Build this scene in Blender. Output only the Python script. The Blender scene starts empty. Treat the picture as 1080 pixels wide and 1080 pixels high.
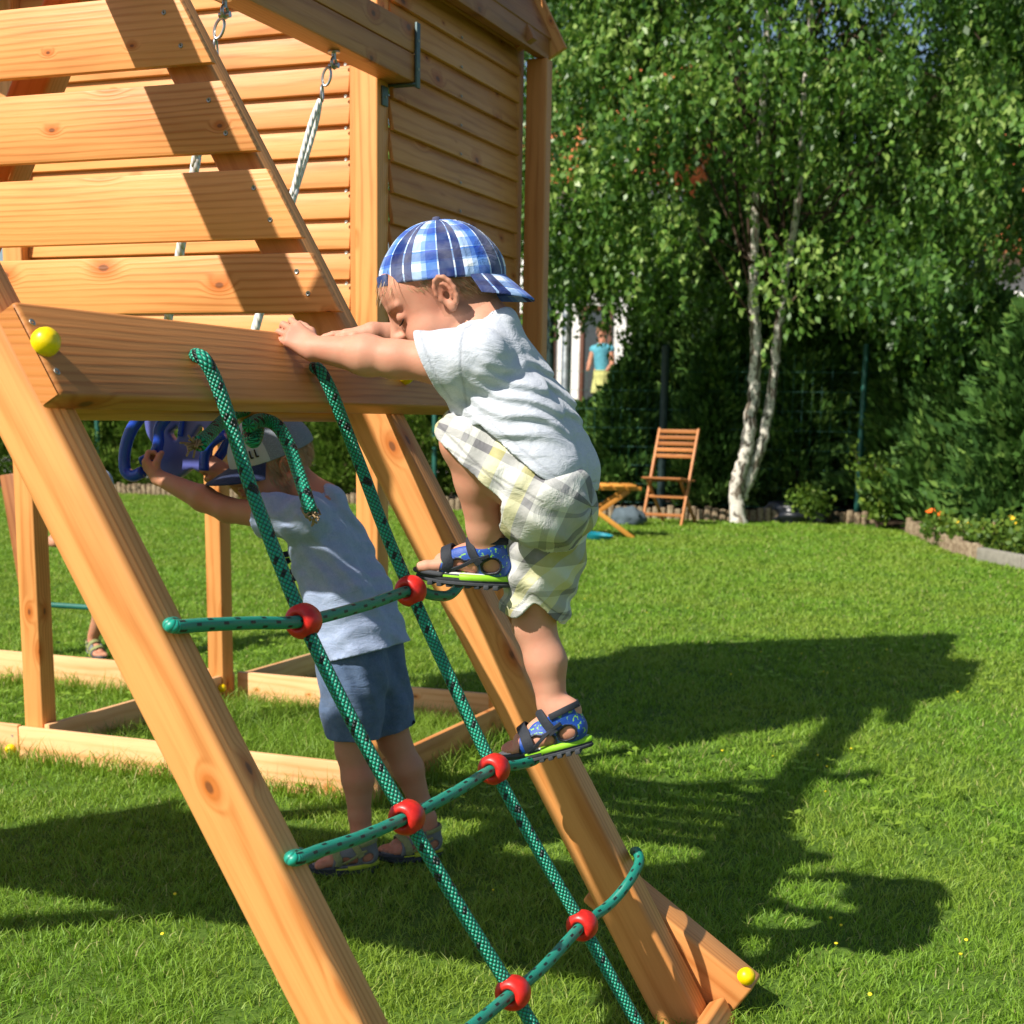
import bpy, bmesh, math, random
import numpy as np
from mathutils import Vector, Matrix, Euler

C = bpy.context.scene
COL = C.collection
PI = math.pi
R = math.radians
rng = np.random.default_rng(7)
random.seed(7)

# ------------------------------------------------------------------ camera
CAMM = Matrix(((0.9301, -0.0857, 0.3571), (0.3668, 0.1729, -0.9141), (0.0166, 0.9812, 0.1924))).to_4x4()
cd = bpy.data.cameras.new('camera'); cam = bpy.data.objects.new('camera', cd); COL.objects.link(cam)
_yaw, _pit, _rol = R(21.353), R(11.105), R(.95)
_f = Vector((-math.sin(_yaw), math.cos(_yaw), 0)); _r = Vector((math.cos(_yaw), math.sin(_yaw), 0)); _u = Vector((0, 0, 1))
_f2 = _f*math.cos(_pit) - _u*math.sin(_pit); _u2 = _u*math.cos(_pit) + _f*math.sin(_pit)
_r2 = _r*math.cos(_rol) + _u2*math.sin(_rol); _u3 = _u2*math.cos(_rol) - _r*math.sin(_rol)
CAM = Vector((0, 0, 1.0))
cam.matrix_world = Matrix.Translation(CAM) @ Matrix((_r2, _u3, -_f2)).transposed().to_4x4()
cd.sensor_width = 36; cd.lens = 36*1562/1080; cd.shift_y = 206/1080; cd.clip_start = .05; cd.clip_end = 500
cd.dof.use_dof = True; cd.dof.focus_distance = 2.3; cd.dof.aperture_fstop = 10
C.camera = cam

def ray(x, y):
    a, b = (x-540)/1562, (y-746)/1562
    return _r2*a - _u3*b + _f2
def onY(x, y, Y):
    d = ray(x, y); return CAM + d*(Y/d.y)
def onZ(x, y, Z=0.):
    d = ray(x, y); return CAM + d*((Z-1)/d.z)

# ------------------------------------------------------------------ sky, sun, exposure
SUN = Vector((-.505, -.9, 1.0)).normalized()          # towards the sun
w = bpy.data.worlds.new('World'); C.world = w; w.use_nodes = True
nt = w.node_tree
sky = nt.nodes.new('ShaderNodeTexSky'); sky.sky_type = 'NISHITA'; sky.sun_disc = False
sky.sun_elevation = math.asin(SUN.z); sky.sun_rotation = math.atan2(SUN.x, SUN.y) % (2*PI)
bg = nt.nodes['Background']; bg.inputs[1].default_value = .075
nt.links.new(sky.outputs[0], bg.inputs[0])
sd = bpy.data.lights.new('sun', 'SUN'); sd.energy = 4.9; sd.angle = R(.55); sd.color = (1, .94, .84)
so = bpy.data.objects.new('sun', sd); COL.objects.link(so); so.rotation_euler = SUN.to_track_quat('Z', 'Y').to_euler()
C.view_settings.view_transform = 'Standard'; C.view_settings.look = 'None'; C.view_settings.exposure = 0.55; C.view_settings.gamma = 1

# ------------------------------------------------------------------ node helpers
class NT:
    def __init__(s, name):
        s.m = bpy.data.materials.new(name); s.m.use_nodes = True; s.t = s.m.node_tree; s.t.nodes.clear()
        s.out = s.t.nodes.new('ShaderNodeOutputMaterial')
    def n(s, typ, **kw):
        nd = s.t.nodes.new('ShaderNode'+typ)
        for k, v in kw.items():
            if k.startswith('i_'):
                key = k[2:]; key = int(key) if key.isdigit() else key.replace('_', ' ')
                s.set(nd.inputs[key], v)
            else: setattr(nd, k, v)
        return nd
    def set(s, inp, v):
        if isinstance(v, bpy.types.NodeSocket): s.t.links.new(v, inp)
        else:
            if isinstance(v, (tuple, list)) and len(v) == 3 and inp.type == 'RGBA': v = (*v, 1)
            inp.default_value = v
    def math(s, op, a, b=None, c=None, clamp=False):
        nd = s.t.nodes.new('ShaderNodeMath'); nd.operation = op; nd.use_clamp = clamp
        s.set(nd.inputs[0], a)
        if b is not None: s.set(nd.inputs[1], b)
        if c is not None: s.set(nd.inputs[2], c)
        return nd.outputs[0]
    def vmath(s, op, a, b=None, out=0):
        nd = s.t.nodes.new('ShaderNodeVectorMath'); nd.operation = op
        s.set(nd.inputs[0], a)
        if b is not None:
            if op == 'SCALE': s.set(nd.inputs['Scale'], b)
            else: s.set(nd.inputs[1], b)
        return nd.outputs[out]
    def mix(s, f, a, b, typ='MIX'):
        nd = s.t.nodes.new('ShaderNodeMix'); nd.data_type = 'RGBA'; nd.blend_type = typ
        s.set(nd.inputs[0], f); s.set(nd.inputs[6], a); s.set(nd.inputs[7], b)
        return nd.outputs[2]
    def ramp(s, f, stops, interp='LINEAR'):
        nd = s.t.nodes.new('ShaderNodeValToRGB'); cr = nd.color_ramp; cr.interpolation = interp
        while len(cr.elements) < len(stops): cr.elements.new(.5)
        for e, (p, c) in zip(cr.elements, stops):
            e.position = p; e.color = (*c, 1) if len(c) == 3 else c
        s.set(nd.inputs[0], f); return nd.outputs[0]
    def smooth(s, x, a, b, lo=0., hi=1.):
        nd = s.t.nodes.new('ShaderNodeMapRange'); nd.interpolation_type = 'SMOOTHSTEP'
        for k, v in zip((0, 1, 2, 3, 4), (x, a, b, lo, hi)): s.set(nd.inputs[k], v)
        return nd.outputs[0]
    def noise(s, vec, scale, detail=3, rough=.55, dist=0., out=0):
        nd = s.n('TexNoise', i_Scale=scale, i_Detail=detail, i_Roughness=rough, i_Distortion=dist)
        if vec is not None: s.set(nd.inputs['Vector'], vec)
        return nd.outputs[out]
    def attr(s, name, out='Vector'):
        return s.n('Attribute', attribute_name=name).outputs[out]
    def obj(s): return s.n('TexCoord').outputs['Object']
    def pos(s): return s.n('NewGeometry').outputs['Position']
    def bump(s, h, strength=.3, dist=.002, nrm=None):
        nd = s.n('Bump', i_Strength=strength, i_Distance=dist); s.set(nd.inputs['Height'], h)
        if nrm is not None: s.set(nd.inputs['Normal'], nrm)
        return nd.outputs[0]
    def comb(s, x, y, z): return s.n('CombineXYZ', i_0=x, i_1=y, i_2=z).outputs[0]
    def sep(s, v):
        nd = s.n('SeparateXYZ', i_0=v); return nd.outputs[0], nd.outputs[1], nd.outputs[2]
    def bsdf(s, col, rough=.6, spec=.4, nrm=None, **kw):
        b = s.n('BsdfPrincipled'); s.set(b.inputs['Base Color'], col); s.set(b.inputs['Roughness'], rough)
        s.set(b.inputs['Specular IOR Level'], spec)
        if nrm is not None: s.set(b.inputs['Normal'], nrm)
        for k, v in kw.items(): s.set(b.inputs[k.replace('_', ' ')], v)
        s.t.links.new(b.outputs[0], s.out.inputs[0]); s.b = b
        return s.m

def plain(name, col, rough=.5, spec=.4, bumps=0., bscale=60, var=.12, **kw):
    s = NT(name); o = s.obj()
    nz = s.noise(o, bscale*.35, 3)
    c = s.mix(s.smooth(nz, .3, .7), tuple(x*(1-var) for x in col), tuple(min(1, x*(1+var)) for x in col))
    nrm = s.bump(s.noise(o, bscale, 3), .4, bumps) if bumps else None
    rr = s.math('ADD', rough-.05, s.math('MULTIPLY', nz, .1))
    return s.bsdf(c, rr, spec, nrm, **kw)

def wood(name, light, dark, knot=(.16, .055, .018), rough=.5, kd=1.0, freq=1.0):
    s = NT(name); g = s.attr('gc')
    gx, gy, gz = s.sep(g)
    # knots: sparse cells stretched along the grain
    kv = s.comb(s.math('MULTIPLY', gx, 4.6*kd), s.math('ADD', s.math('MULTIPLY', gy, 8.*kd), s.math('MULTIPLY', gz, 8.*kd)), 0.)
    vor = s.n('TexVoronoi', feature='F1', voronoi_dimensions='2D', i_Scale=1., i_Randomness=1.); s.set(vor.inputs['Vector'], kv)
    rnd, rn2, _ = s.sep(vor.outputs['Color']); d = s.math('DIVIDE', vor.outputs['Distance'], s.math('ADD', s.math('MULTIPLY', rn2, .9), .35))
    on = s.smooth(rnd, .36, .42)
    near = s.math('MULTIPLY', s.smooth(d, .27, .0), on)
    warp = s.noise(s.comb(s.math('MULTIPLY', gx, 1.3), s.math('MULTIPLY', gy, 9), s.math('MULTIPLY', gz, 9)), 1., 2)
    ring = s.math('ADD', s.math('MULTIPLY', gy, 560*freq), s.math('MULTIPLY', gz, 210*freq))
    ring = s.math('ADD', ring, s.math('MULTIPLY', warp, 20.))
    ring = s.math('ADD', ring, s.math('MULTIPLY', near, 11.))
    fine = s.noise(s.comb(s.math('MULTIPLY', gx, 9), s.math('MULTIPLY', gy, 260), s.math('MULTIPLY', gz, 260)), 1., 3, .6)
    wav = s.math('MULTIPLY', s.math('ADD', s.math('SINE', ring), 1.), .5)
    wav = s.math('POWER', wav, 2.2)
    blot = s.noise(s.comb(s.math('MULTIPLY', gx, 2.2), s.math('MULTIPLY', gy, 12), s.math('MULTIPLY', gz, 12)), 1., 3)
    grain = s.math('ADD', s.math('MULTIPLY', wav, s.smooth(blot, .25, .75, .08, .55)), s.math('MULTIPLY', fine, .6))
    c = s.mix(s.smooth(grain, .15, 1.0), light, dark)
    c = s.mix(s.smooth(blot, .45, .8, 0, .45), c, tuple(x*.66 for x in dark))
    hot = tuple(x*y for x, y in zip(dark, (.95, .72, .45)))
    c = s.mix(s.math('MULTIPLY', s.smooth(d, .22, .03), s.math('MULTIPLY', on, .9)), c, hot)
    core = s.math('MULTIPLY', s.smooth(s.math('ADD', d, s.math('MULTIPLY', fine, .03)), .078, .045), on)
    c = s.mix(s.math('MULTIPLY', core, .85), c, knot)
    # dark surface dirt in streaks
    st = s.noise(s.comb(s.math('MULTIPLY', gx, 5), s.math('MULTIPLY', gy, 60), s.math('MULTIPLY', gz, 60)), 1., 2)
    c = s.mix(s.smooth(st, .68, .82, 0, .35), c, tuple(x*.5 for x in dark))
    rnd2 = s.attr('bt', 'Fac')
    c = s.mix(1., c, s.ramp(rnd2, [(0, (.70, .62, .56)), (.5, (.98, .98, .98)), (1, (1.16, 1.14, 1.12))]), 'MULTIPLY')
    nrm = s.bump(s.math('ADD', s.math('MULTIPLY', fine, .7), s.math('MULTIPLY', wav, .4)), .35, .0012)
    return s.bsdf(c, s.math('ADD', rough-.1, s.math('MULTIPLY', fine, .2)), .35, nrm)

M = {}
M['wood'] = wood('honey_stained_wood', (.77, .345, .108), (.54, .19, .043))
M['wood_pale'] = wood('pale_larch_wood', (.80, .475, .235), (.66, .33, .125))
M['wood_dark'] = wood('brown_stained_wood', (.44, .175, .06), (.30, .10, .03))
M['endgrain'] = wood('orange_end_grain', (.60, .22, .05), (.46, .15, .03), kd=.2, freq=3)
M['teak'] = wood('oiled_chair_wood', (.50, .20, .06), (.33, .11, .03), freq=2)
M['teak_light'] = wood('yellow_oiled_wood', (.75, .34, .06), (.60, .24, .04), freq=2)
M['yellow'] = plain('yellow_plastic_cap', (.84, .60, .0), .36, .45, bumps=.0005, bscale=200, var=.10)
M['red'] = plain('red_plastic_bead', (.56, .018, .012), .38, .45, bumps=.0007, bscale=160, var=.22)
M['steel'] = plain('galvanised_steel', (.42, .44, .44), .35, .5, Metallic=.85, var=.25)
M['bracket'] = plain('dark_zinc_bracket', (.07, .115, .12), .5, .5, Metallic=.3, var=.2)
M['blue_plastic'] = plain('blue_plastic_tube', (.012, .055, .42), .25, .5, var=.06)
M['lilac_plastic'] = plain('violet_blue_plastic', (.10, .12, .40), .38, .5, var=.08)
M['screw'] = plain('screw_head_zinc', (.35, .34, .30), .4, .5, Metallic=.7)

# ------------------------------------------------------------------ mesh helpers
class MB:
    """collects geometry for ONE mesh object"""
    def __init__(s): s.v = []; s.f = []; s.g = []; s.b = []; s.uv = []
    def add(s, verts, faces, gc=None, bt=.5):
        o = len(s.v); s.v += [tuple(p) for p in verts]; s.f += [tuple(i+o for i in f) for f in faces]
        s.g += [tuple(p) for p in (gc if gc is not None else verts)]; s.b += [bt]*len(verts)
        return s
    def box(s, size, mat, bevel=.003, seg=2, goff=None, bt=None, cuts=0):
        """box of size (lx,ly,lz) centred at origin, x along the grain, placed by matrix"""
        bm = bmesh.new(); bmesh.ops.create_cube(bm, size=1)
        for v in bm.verts: v.co = Vector((v.co.x*size[0], v.co.y*size[1], v.co.z*size[2]))
        if bevel: bmesh.ops.bevel(bm, geom=bm.edges[:], offset=min(bevel, min(size)*.45), segments=seg, profile=.5, affect='EDGES')
        go = goff if goff is not None else (random.uniform(0, 50), random.uniform(0, 20), random.uniform(0, 20))
        vs = [mat @ v.co for v in bm.verts]; gs = [(v.co.x+go[0], v.co.y+go[1], v.co.z+go[2]) for v in bm.verts]
        fs = [[v.index for v in f.verts] for f in bm.faces]; bm.free()
        return s.add(vs, fs, gs, random.random() if bt is None else bt)
    def beam(s, a, b, wy, wz, up=(0, 0, 1), bevel=.003, **k):
        """bar from a to b, wz measured along up (made square to the axis), wy across"""
        a = Vector(a); b = Vector(b); x = (b-a); L = x.length; x.normalize()
        z = Vector(up); z = (z - x*z.dot(x)).normalized(); y = z.cross(x)
        m = Matrix((x, y, z)).transposed().to_4x4(); m.translation = (a+b)/2
        return s.box((L, wy, wz), m, bevel, **k)
    def tube(s, pts, rad, n=10, closed=False, cap=True, smooth_k=0, gscale=1.):
        P = [Vector(p) for p in pts]
        if smooth_k: P = catmull(P, smooth_k, closed)
        N = len(P); rr = rad if hasattr(rad, '__len__') else [rad]*N
        if len(rr) != N: rr = list(np.interp(np.linspace(0, 1, N), np.linspace(0, 1, len(rr)), rr))
        T = []
        for i in range(N):
            if closed: t = P[(i+1) % N]-P[i-1]
            else: t = P[min(i+1, N-1)]-P[max(i-1, 0)]
            T.append(t.normalized() if t.length > 1e-9 else Vector((0, 0, 1)))
        ref = Vector((0, 0, 1)) if abs(T[0].z) < .9 else Vector((1, 0, 0))
        u = (ref - T[0]*ref.dot(T[0])).normalized()
        vs = []; gs = []; L = 0
        for i in range(N):
            if i: L += (P[i]-P[i-1]).length
            u = (u - T[i]*u.dot(T[i])).normalized(); w_ = T[i].cross(u)
            for j in range(n):
                a = 2*PI*j/n
                vs.append(P[i] + (u*math.cos(a)+w_*math.sin(a))*rr[i]); gs.append((L*gscale, math.cos(a), math.sin(a)))
        fs = []
        for i in range(N if closed else N-1):
            i2 = (i+1) % N
            for j in range(n):
                j2 = (j+1) % n; fs.append((i*n+j, i*n+j2, i2*n+j2, i2*n+j))
        if cap and not closed:
            fs.append(tuple(range(n))[::-1]); fs.append(tuple((N-1)*n+j for j in range(n)))
        return s.add(vs, fs, gs)
    def lathe(s, prof, mat=None, n=20):
        """profile (r,z) list round local z"""
        mat = mat or Matrix(); vs = []; fs = []
        for r, z in prof:
            for j in range(n):
                a = 2*PI*j/n; vs.append(mat @ Vector((r*math.cos(a), r*math.sin(a), z)))
        for i in range(len(prof)-1):
            for j in range(n):
                j2 = (j+1) % n; fs.append((i*n+j, i*n+j2, (i+1)*n+j2, (i+1)*n+j))
        if prof[0][0] > 1e-6: fs.append(tuple(range(n))[::-1])
        if prof[-1][0] > 1e-6: fs.append(tuple((len(prof)-1)*n+j for j in range(n)))
        return s.add(vs, fs)
    def prism(s, poly, h, mat, go=None, bt=.5):
        """polygon in local xy extruded +-h/2 in z"""
        n = len(poly); go = go or (random.uniform(0, 50), random.uniform(0, 20), 3)
        L = [(x, y, -h/2) for x, y in poly] + [(x, y, h/2) for x, y in poly]
        fs = [tuple(range(n))[::-1], tuple(range(n, 2*n))] + [(i, (i+1) % n, n+(i+1) % n, n+i) for i in range(n)]
        return s.add([mat @ Vector(p) for p in L], fs, [(p[0]+go[0], p[1]+go[1], p[2]+go[2]) for p in L], bt)
    def build(s, name, mat, parent=None, smooth=True, angle=32, label=None):
        me = bpy.data.meshes.new(name); me.from_pydata(s.v, [], s.f)
        a = me.attributes.new('gc', 'FLOAT_VECTOR', 'POINT'); a.data.foreach_set('vector', np.array(s.g, 'f').ravel())
        a = me.attributes.new('bt', 'FLOAT', 'POINT'); a.data.foreach_set('value', np.array(s.b, 'f'))
        me.validate(); me.update()
        if smooth:
            me.shade_smooth()
            if angle: me.set_sharp_from_angle(angle=R(angle))
        me.materials.append(mat if not isinstance(mat, str) else M[mat])
        o = bpy.data.objects.new(name, me); COL.objects.link(o)
        if parent is not None: put_under(o, parent)
        if label: o['label'] = label
        return o

def put_under(o, parent):
    o.parent = parent
    o.matrix_parent_inverse = world_of(parent).inverted()
def world_of(o):
    m = o.matrix_basis.copy()
    if o.parent: m = world_of(o.parent) @ o.matrix_parent_inverse @ m
    return m

def catmull(P, k, closed=False):
    out = []; N = len(P)
    for i in range(N if closed else N-1):
        if closed: p0, p1, p2, p3 = P[i-1], P[i], P[(i+1) % N], P[(i+2) % N]
        else:
            p1, p2 = P[i], P[i+1]; p0 = P[i-1] if i else p1*2-p2; p3 = P[i+2] if i+2 < N else p2*2-p1
        for j in range(k):
            t = j/k
            out.append(.5*((2*p1)+(p2-p0)*t+(2*p0-5*p1+4*p2-p3)*t*t+(3*p1-p0-3*p2+p3)*t**3))
    if not closed: out.append(P[-1].copy())
    return out

def tag(o, label, cat, group=None, kind=None):
    o['label'] = label; o['category'] = cat
    if group: o['group'] = group
    if kind: o['kind'] = kind
    return o
def thing(name, label, cat, loc=(0, 0, 0), group=None):
    o = bpy.data.objects.new(name, None); COL.objects.link(o); o.location = loc
    o.empty_display_size = .1
    return tag(o, label, cat, group)
def frame(o, x, z):
    x = Vector(x).normalized(); z = Vector(z); z = (z-x*z.dot(x)).normalized(); y = z.cross(x)
    m = Matrix((x, y, z)).transposed().to_4x4(); m.translation = Vector(o); return m
def fast_mesh(name, V, F, mat, attrs=None, smooth=False, parent=None, uvs=None):
    """numpy mesh: V (n,3), F (m,k)"""
    me = bpy.data.meshes.new(name); n = len(V); m, k = F.shape
    me.vertices.add(n); me.vertices.foreach_set('co', np.ascontiguousarray(V, 'f').ravel())
    me.loops.add(m*k); me.loops.foreach_set('vertex_index', np.ascontiguousarray(F, 'i').ravel())
    me.polygons.add(m); me.polygons.foreach_set('loop_start', np.arange(0, m*k, k, dtype='i'))
    try: me.polygons.foreach_set('loop_total', np.full(m, k, 'i'))
    except Exception: pass
    for an, (typ, arr) in (attrs or {}).items():
        a = me.attributes.new(an, typ, 'POINT'); a.data.foreach_set('value' if typ == 'FLOAT' else 'vector', np.ascontiguousarray(arr, 'f').ravel())
    me.update(calc_edges=True)
    if smooth: me.shade_smooth()
    me.materials.append(mat if not isinstance(mat, str) else M[mat])
    o = bpy.data.objects.new(name, me); COL.objects.link(o)
    if parent is not None: put_under(o, parent)
    return o
# ================================================================== GROUND
s = NT('soil_ground'); p = s.pos()
n1 = s.noise(p, 5, 4); n2 = s.noise(p, 60, 4)
M['ground'] = s.bsdf(s.mix(s.smooth(n2, .35, .7), (.06, .12, .015), (.11, .18, .03)), .95, .1, s.bump(n2, .6, .01))
s = NT('bed_soil'); p = s.pos(); n2 = s.noise(p, 40, 5)
M['soil'] = s.bsdf(s.mix(s.smooth(n2, .35, .7), (.035, .024, .015), (.085, .06, .038)), .95, .1, s.bump(n2, .8, .02))
g = MB().add([(-90, -30, 0), (90, -30, 0), (90, 160, 0), (-90, 160, 0)], [(0, 1, 2, 3)]).build('ground', 'ground', smooth=False)
g['kind'] = 'structure'
EDGE = [(-16, 15.6), (-10.7, 15.15), (-7.5, 14.9), (-4.6, 14.55), (-3.4, 14.75), (-2.6, 15.1), (-2.05, 15.05), (-1.64, 14.3), (-1.33, 13.2), (-1.1, 12.4), (-.8, 11.6), (-.46, 11.05), (.1, 10.5), (.9, 10.1), (3, 9.8)]
def edge_y(x): return np.interp(x, [e[0] for e in EDGE], [e[1] for e in EDGE])
bed = [(x, y, .012) for x, y in EDGE] + [(3, 19, .012), (-16, 19, .012)]
g = MB().add(bed, [tuple(range(len(bed)))]).build('flower_bed_soil', 'soil', smooth=False); g['kind'] = 'structure'
pv = MB().add([(-40, 19, .01), (20, 19, .01), (20, 30, .01), (-40, 30, .01)], [(0, 1, 2, 3)]).build('paving', plain('grey_paving', (.32, .30, .27), .9, .2, bumps=.002), smooth=False); pv['kind'] = 'structure'

# ------------------------------------------------------------------ lawn blades
s = NT('grass_blade'); v = s.attr('bt', 'Fac'); tip = s.attr('tip', 'Fac'); p = s.pos()
big = s.noise(p, 1.1, 3); med = s.noise(p, 6., 3)
c = s.ramp(v, [(0, (.075, .185, .010)), (.35, (.145, .315, .018)), (.7, (.215, .42, .028)), (.92, (.31, .46, .05)), (.97, (.48, .42, .17)), (1, (.56, .48, .26))])
c = s.mix(s.smooth(big, .35, .65, 0, .6), c, (.29, .38, .045))
c = s.mix(s.smooth(med, .5, .75, 0, .35), c, (.15, .30, .018))
c = s.mix(s.math('MULTIPLY', tip, .35), c, (.27, .38, .07))
b = s.n('BsdfPrincipled'); s.set(b.inputs['Base Color'], c); s.set(b.inputs['Roughness'], .5); s.set(b.inputs['Specular IOR Level'], .3)
t = s.n('BsdfTranslucent'); s.set(t.inputs[0], s.mix(.5, c, (.30, .42, .03)))
mx = s.n('MixShader', i_0=.36); s.t.links.new(b.outputs[0], mx.inputs[1]); s.t.links.new(t.outputs[0], mx.inputs[2]); s.t.links.new(mx.outputs[0], s.out.inputs[0])
M['grass'] = s.m

def blades(X, Y, L, W, lean, name, label, colshift=0., z0=None):
    n = len(X); a = rng.uniform(0, 2*PI, n); la = rng.uniform(0, 2*PI, n); ln = lean*rng.uniform(.2, 1.3, n)
    side = np.stack([np.cos(a), np.sin(a), np.zeros(n)], 1)*(W[:, None]*.5)
    dirv = np.stack([np.cos(la)*ln, np.sin(la)*ln, np.ones(n)], 1)
    base = np.stack([X, Y, np.zeros(n) if z0 is None else z0], 1)
    mid = base + dirv*(L[:, None]*.5)
    tp = base + np.stack([np.cos(la)*ln*1.9, np.sin(la)*ln*1.9, 1-.25*ln], 1)*L[:, None]
    V = np.stack([base-side, base+side, mid-side*.8, mid+side*.8, tp], 1).reshape(-1, 3)
    i = (np.arange(n)*5)[:, None]
    F = np.concatenate([i+np.array([0, 1, 3]), i+np.array([0, 3, 2]), i+np.array([2, 3, 4])], 0)
    col = np.clip(np.repeat(rng.beta(2.2, 2.4, n)+colshift, 5), 0, 1)
    dead = np.repeat(rng.random(n) < .045, 5); col[dead] = rng.uniform(.95, 1, dead.sum())
    tips = np.tile(np.array([0, 0, .5, .5, 1.]), n)
    o = fast_mesh(name, V, F, 'grass', {'bt': ('FLOAT', col), 'tip': ('FLOAT', tips)}, smooth=True)
    o['label'] = label; o['category'] = 'grass'; o['kind'] = 'stuff'
    return o
def vnoise(x, y, f, seed):
    r = np.random.default_rng(seed); out = 0
    for k in range(5):
        a = r.uniform(0, 2*PI); ff = f*r.uniform(.6, 1.6); out = out + np.sin((x*np.cos(a)+y*np.sin(a))*ff + r.uniform(0, 6)+1.3*np.sin((x*np.sin(a)-y*np.cos(a))*ff*.7))
    return out/5
GX = []; GY = []
N0 = 2300000
yy = rng.uniform(1.55, 15.4, N0); xx = rng.uniform(0, 1, N0)
lo = -.95*yy-.5; hi = .05*yy+.45
xx = lo + (hi-lo)*xx
dens = np.minimum(1, (2.6/yy)**1.35)*(hi-lo)/14.
keep = rng.random(N0) < dens*2.1
xx = xx[keep]; yy = yy[keep]
keep = yy < edge_y(xx)+.03
xx = xx[keep]; yy = yy[keep]
# clumping
cl = vnoise(xx, yy, 22, 3)+vnoise(xx, yy, 60, 4)*.8
keep = rng.random(len(xx)) < np.clip(.85+cl*.7, .18, 1)
xx = xx[keep]; yy = yy[keep]; cl = cl[keep]
n = len(xx); print('blades', n)
L = rng.uniform(.012, .028, n)*(1+.45*cl)*(1+.2*vnoise(xx, yy, 3, 9)); W = rng.uniform(.0018, .0034, n)*np.clip(yy/3.2, .9, 4.2)
L = np.clip(L, .010, .050)
blades(xx, yy, L, W, .62, 'lawn_grass', 'short green lawn grass with dry straw blades')
# longer unmown blades against the boards
def longgrass(segs, name, label, per=900, H=(.05, .11)):
    X = []; Y = []
    for (x0, y0, x1, y1, sp, k) in segs:
        m = int(per*k*math.hypot(x1-x0, y1-y0)); t = rng.random(m)
        X.append(x0+(x1-x0)*t+rng.normal(0, sp, m)); Y.append(y0+(y1-y0)*t+rng.normal(0, sp, m))
    X = np.concatenate(X); Y = np.concatenate(Y); n = len(X)
    blades(X, Y, rng.uniform(*H, n)*rng.uniform(.4, 1, n), rng.uniform(.002, .0036, n), .45, name, label, -.1)
longgrass([(-4, 3.33, -1.66, 3.33, .02, 1), (-1.66, 3.35, -1.66, 4.42, .02, 1.2), (-2.72, 3.43, -1.75, 3.43, .03, .8), (-1.78, 3.45, -1.78, 4.3, .05, 1.5), (-2.72, 4.32, -1.75, 4.32, .03, 1.4), (-4, 4.32, -2.8, 4.32, .03, 1.2), (-2.84, 3.5, -2.84, 4.3, .05, 1.6), (-2.7, 3.5, -2.7, 4.3, .05, 1.6)], 'edge_grass', 'longer unmown grass growing along the sandpit boards')
def inside(n, x0, x1, y0, y1):
    X = rng.uniform(x0, x1, n); Y = rng.uniform(y0, y1, n); return X, Y
X, Y = inside(9000, -2.7, -1.75, 3.45, 4.32)
blades(X, Y, rng.uniform(.03, .09, len(X)), rng.uniform(.002, .0036, len(X)), .55, 'sandpit_grass', 'rough grass growing inside the empty sandpit frame', -.08)
# broad clover-like leaves and small yellow flowers scattered in the lawn
n = 2600; Y = 1.8+13*rng.random(n)**1.6; X = (-.9*Y-.3)+(.97*Y+.6)*rng.random(n); k = (Y < edge_y(X)-.1) & (vnoise(X, Y, 2.2, 12) > .15)
X = X[k]; Y = Y[k]; n = len(X)
V = []; F = []
for i in range(n):
    z = rng.uniform(.02, .05); r_ = rng.uniform(.006, .012)*(1+Y[i]*.06); a0 = rng.uniform(0, 6)
    for j in range(3):
        a = a0+j*2.09; c_ = np.array([X[i]+math.cos(a)*r_, Y[i]+math.sin(a)*r_, z]); o = len(V)
        tx = np.array([math.cos(a), math.sin(a), .25])*r_; ty = np.array([-math.sin(a), math.cos(a), 0])*r_*.8
        V += [c_-tx, c_+ty, c_+tx, c_-ty]; F.append((o, o+1, o+2, o+3))
V = np.array(V); F = np.array(F)
o = fast_mesh('lawn_clover', V, F, 'grass', {'bt': ('FLOAT', np.full(len(V), .8)), 'tip': ('FLOAT', np.full(len(V), .4))}); o['label'] = 'clover leaves scattered through the lawn'; o['category'] = 'clover'; o['kind'] = 'stuff'
fl = MB()
for cx_, cy_, m, sp in ((-1.03, 5.9, 14, .28), (-.25, 2.75, 7, .16), (-.72, 4.2, 7, .18), (-2.3, 7.5, 6, .5), (-1.6, 2.4, 4, .3)):
    for i in range(m):
        x = cx_+rng.normal(0, sp); y = cy_+rng.normal(0, sp); z = rng.uniform(.03, .055); r_ = rng.uniform(.0025, .0042)
        fl.lathe([(0, -.002), (r_*.7, -.001), (r_, .0015), (0, .003)], Matrix.Translation((x, y, z)) @ Matrix.Rotation(rng.uniform(-.6, .6), 4, 'X'), 6)
o = fl.build('lawn_flowers', plain('yellow_petal', (.80, .66, .03), .6, .2)); tag(o, 'tiny yellow flowers dotted in the lawn', 'flowers', kind='stuff')

# ================================================================== BED EDGING
s = NT('weathered_log'); g_ = s.attr('gc'); nn = s.noise(g_, 30, 4)
M['log'] = s.bsdf(s.mix(s.smooth(nn, .35, .7), (.17, .12, .075), (.33, .26, .17)), .85, .15, s.bump(nn, .6, .004))
def along(pts, step):
    out = []; acc = 0
    for (x0, y0), (x1, y1) in zip(pts[:-1], pts[1:]):
        L = math.hypot(x1-x0, y1-y0); t = acc
        while t < L: out.append((x0+(x1-x0)*t/L, y0+(y1-y0)*t/L)); t += step
        acc = t-L
    return out
def edging(pts, name, label, h=.13, r=.036):
    m = MB()
    for x, y in along(pts, r*2.1):
        hh = h*random.uniform(.85, 1.12); rr = r*random.uniform(.9, 1.05)
        m.lathe([(rr, -.02), (rr, hh-.012), (rr*.8, hh), (0, hh+.002)], Matrix.Translation((x, y+random.uniform(-.006, .006), 0)) @ Matrix.Rotation(random.uniform(-.05, .05), 4, 'X'), 8)
    o = m.build(name, 'log'); return tag(o, label, 'edging')
edging([e for e in EDGE if e[0] <= -2.05], 'log_edging', 'long row of short wooden logs edging the lawn before the hedge')
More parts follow.
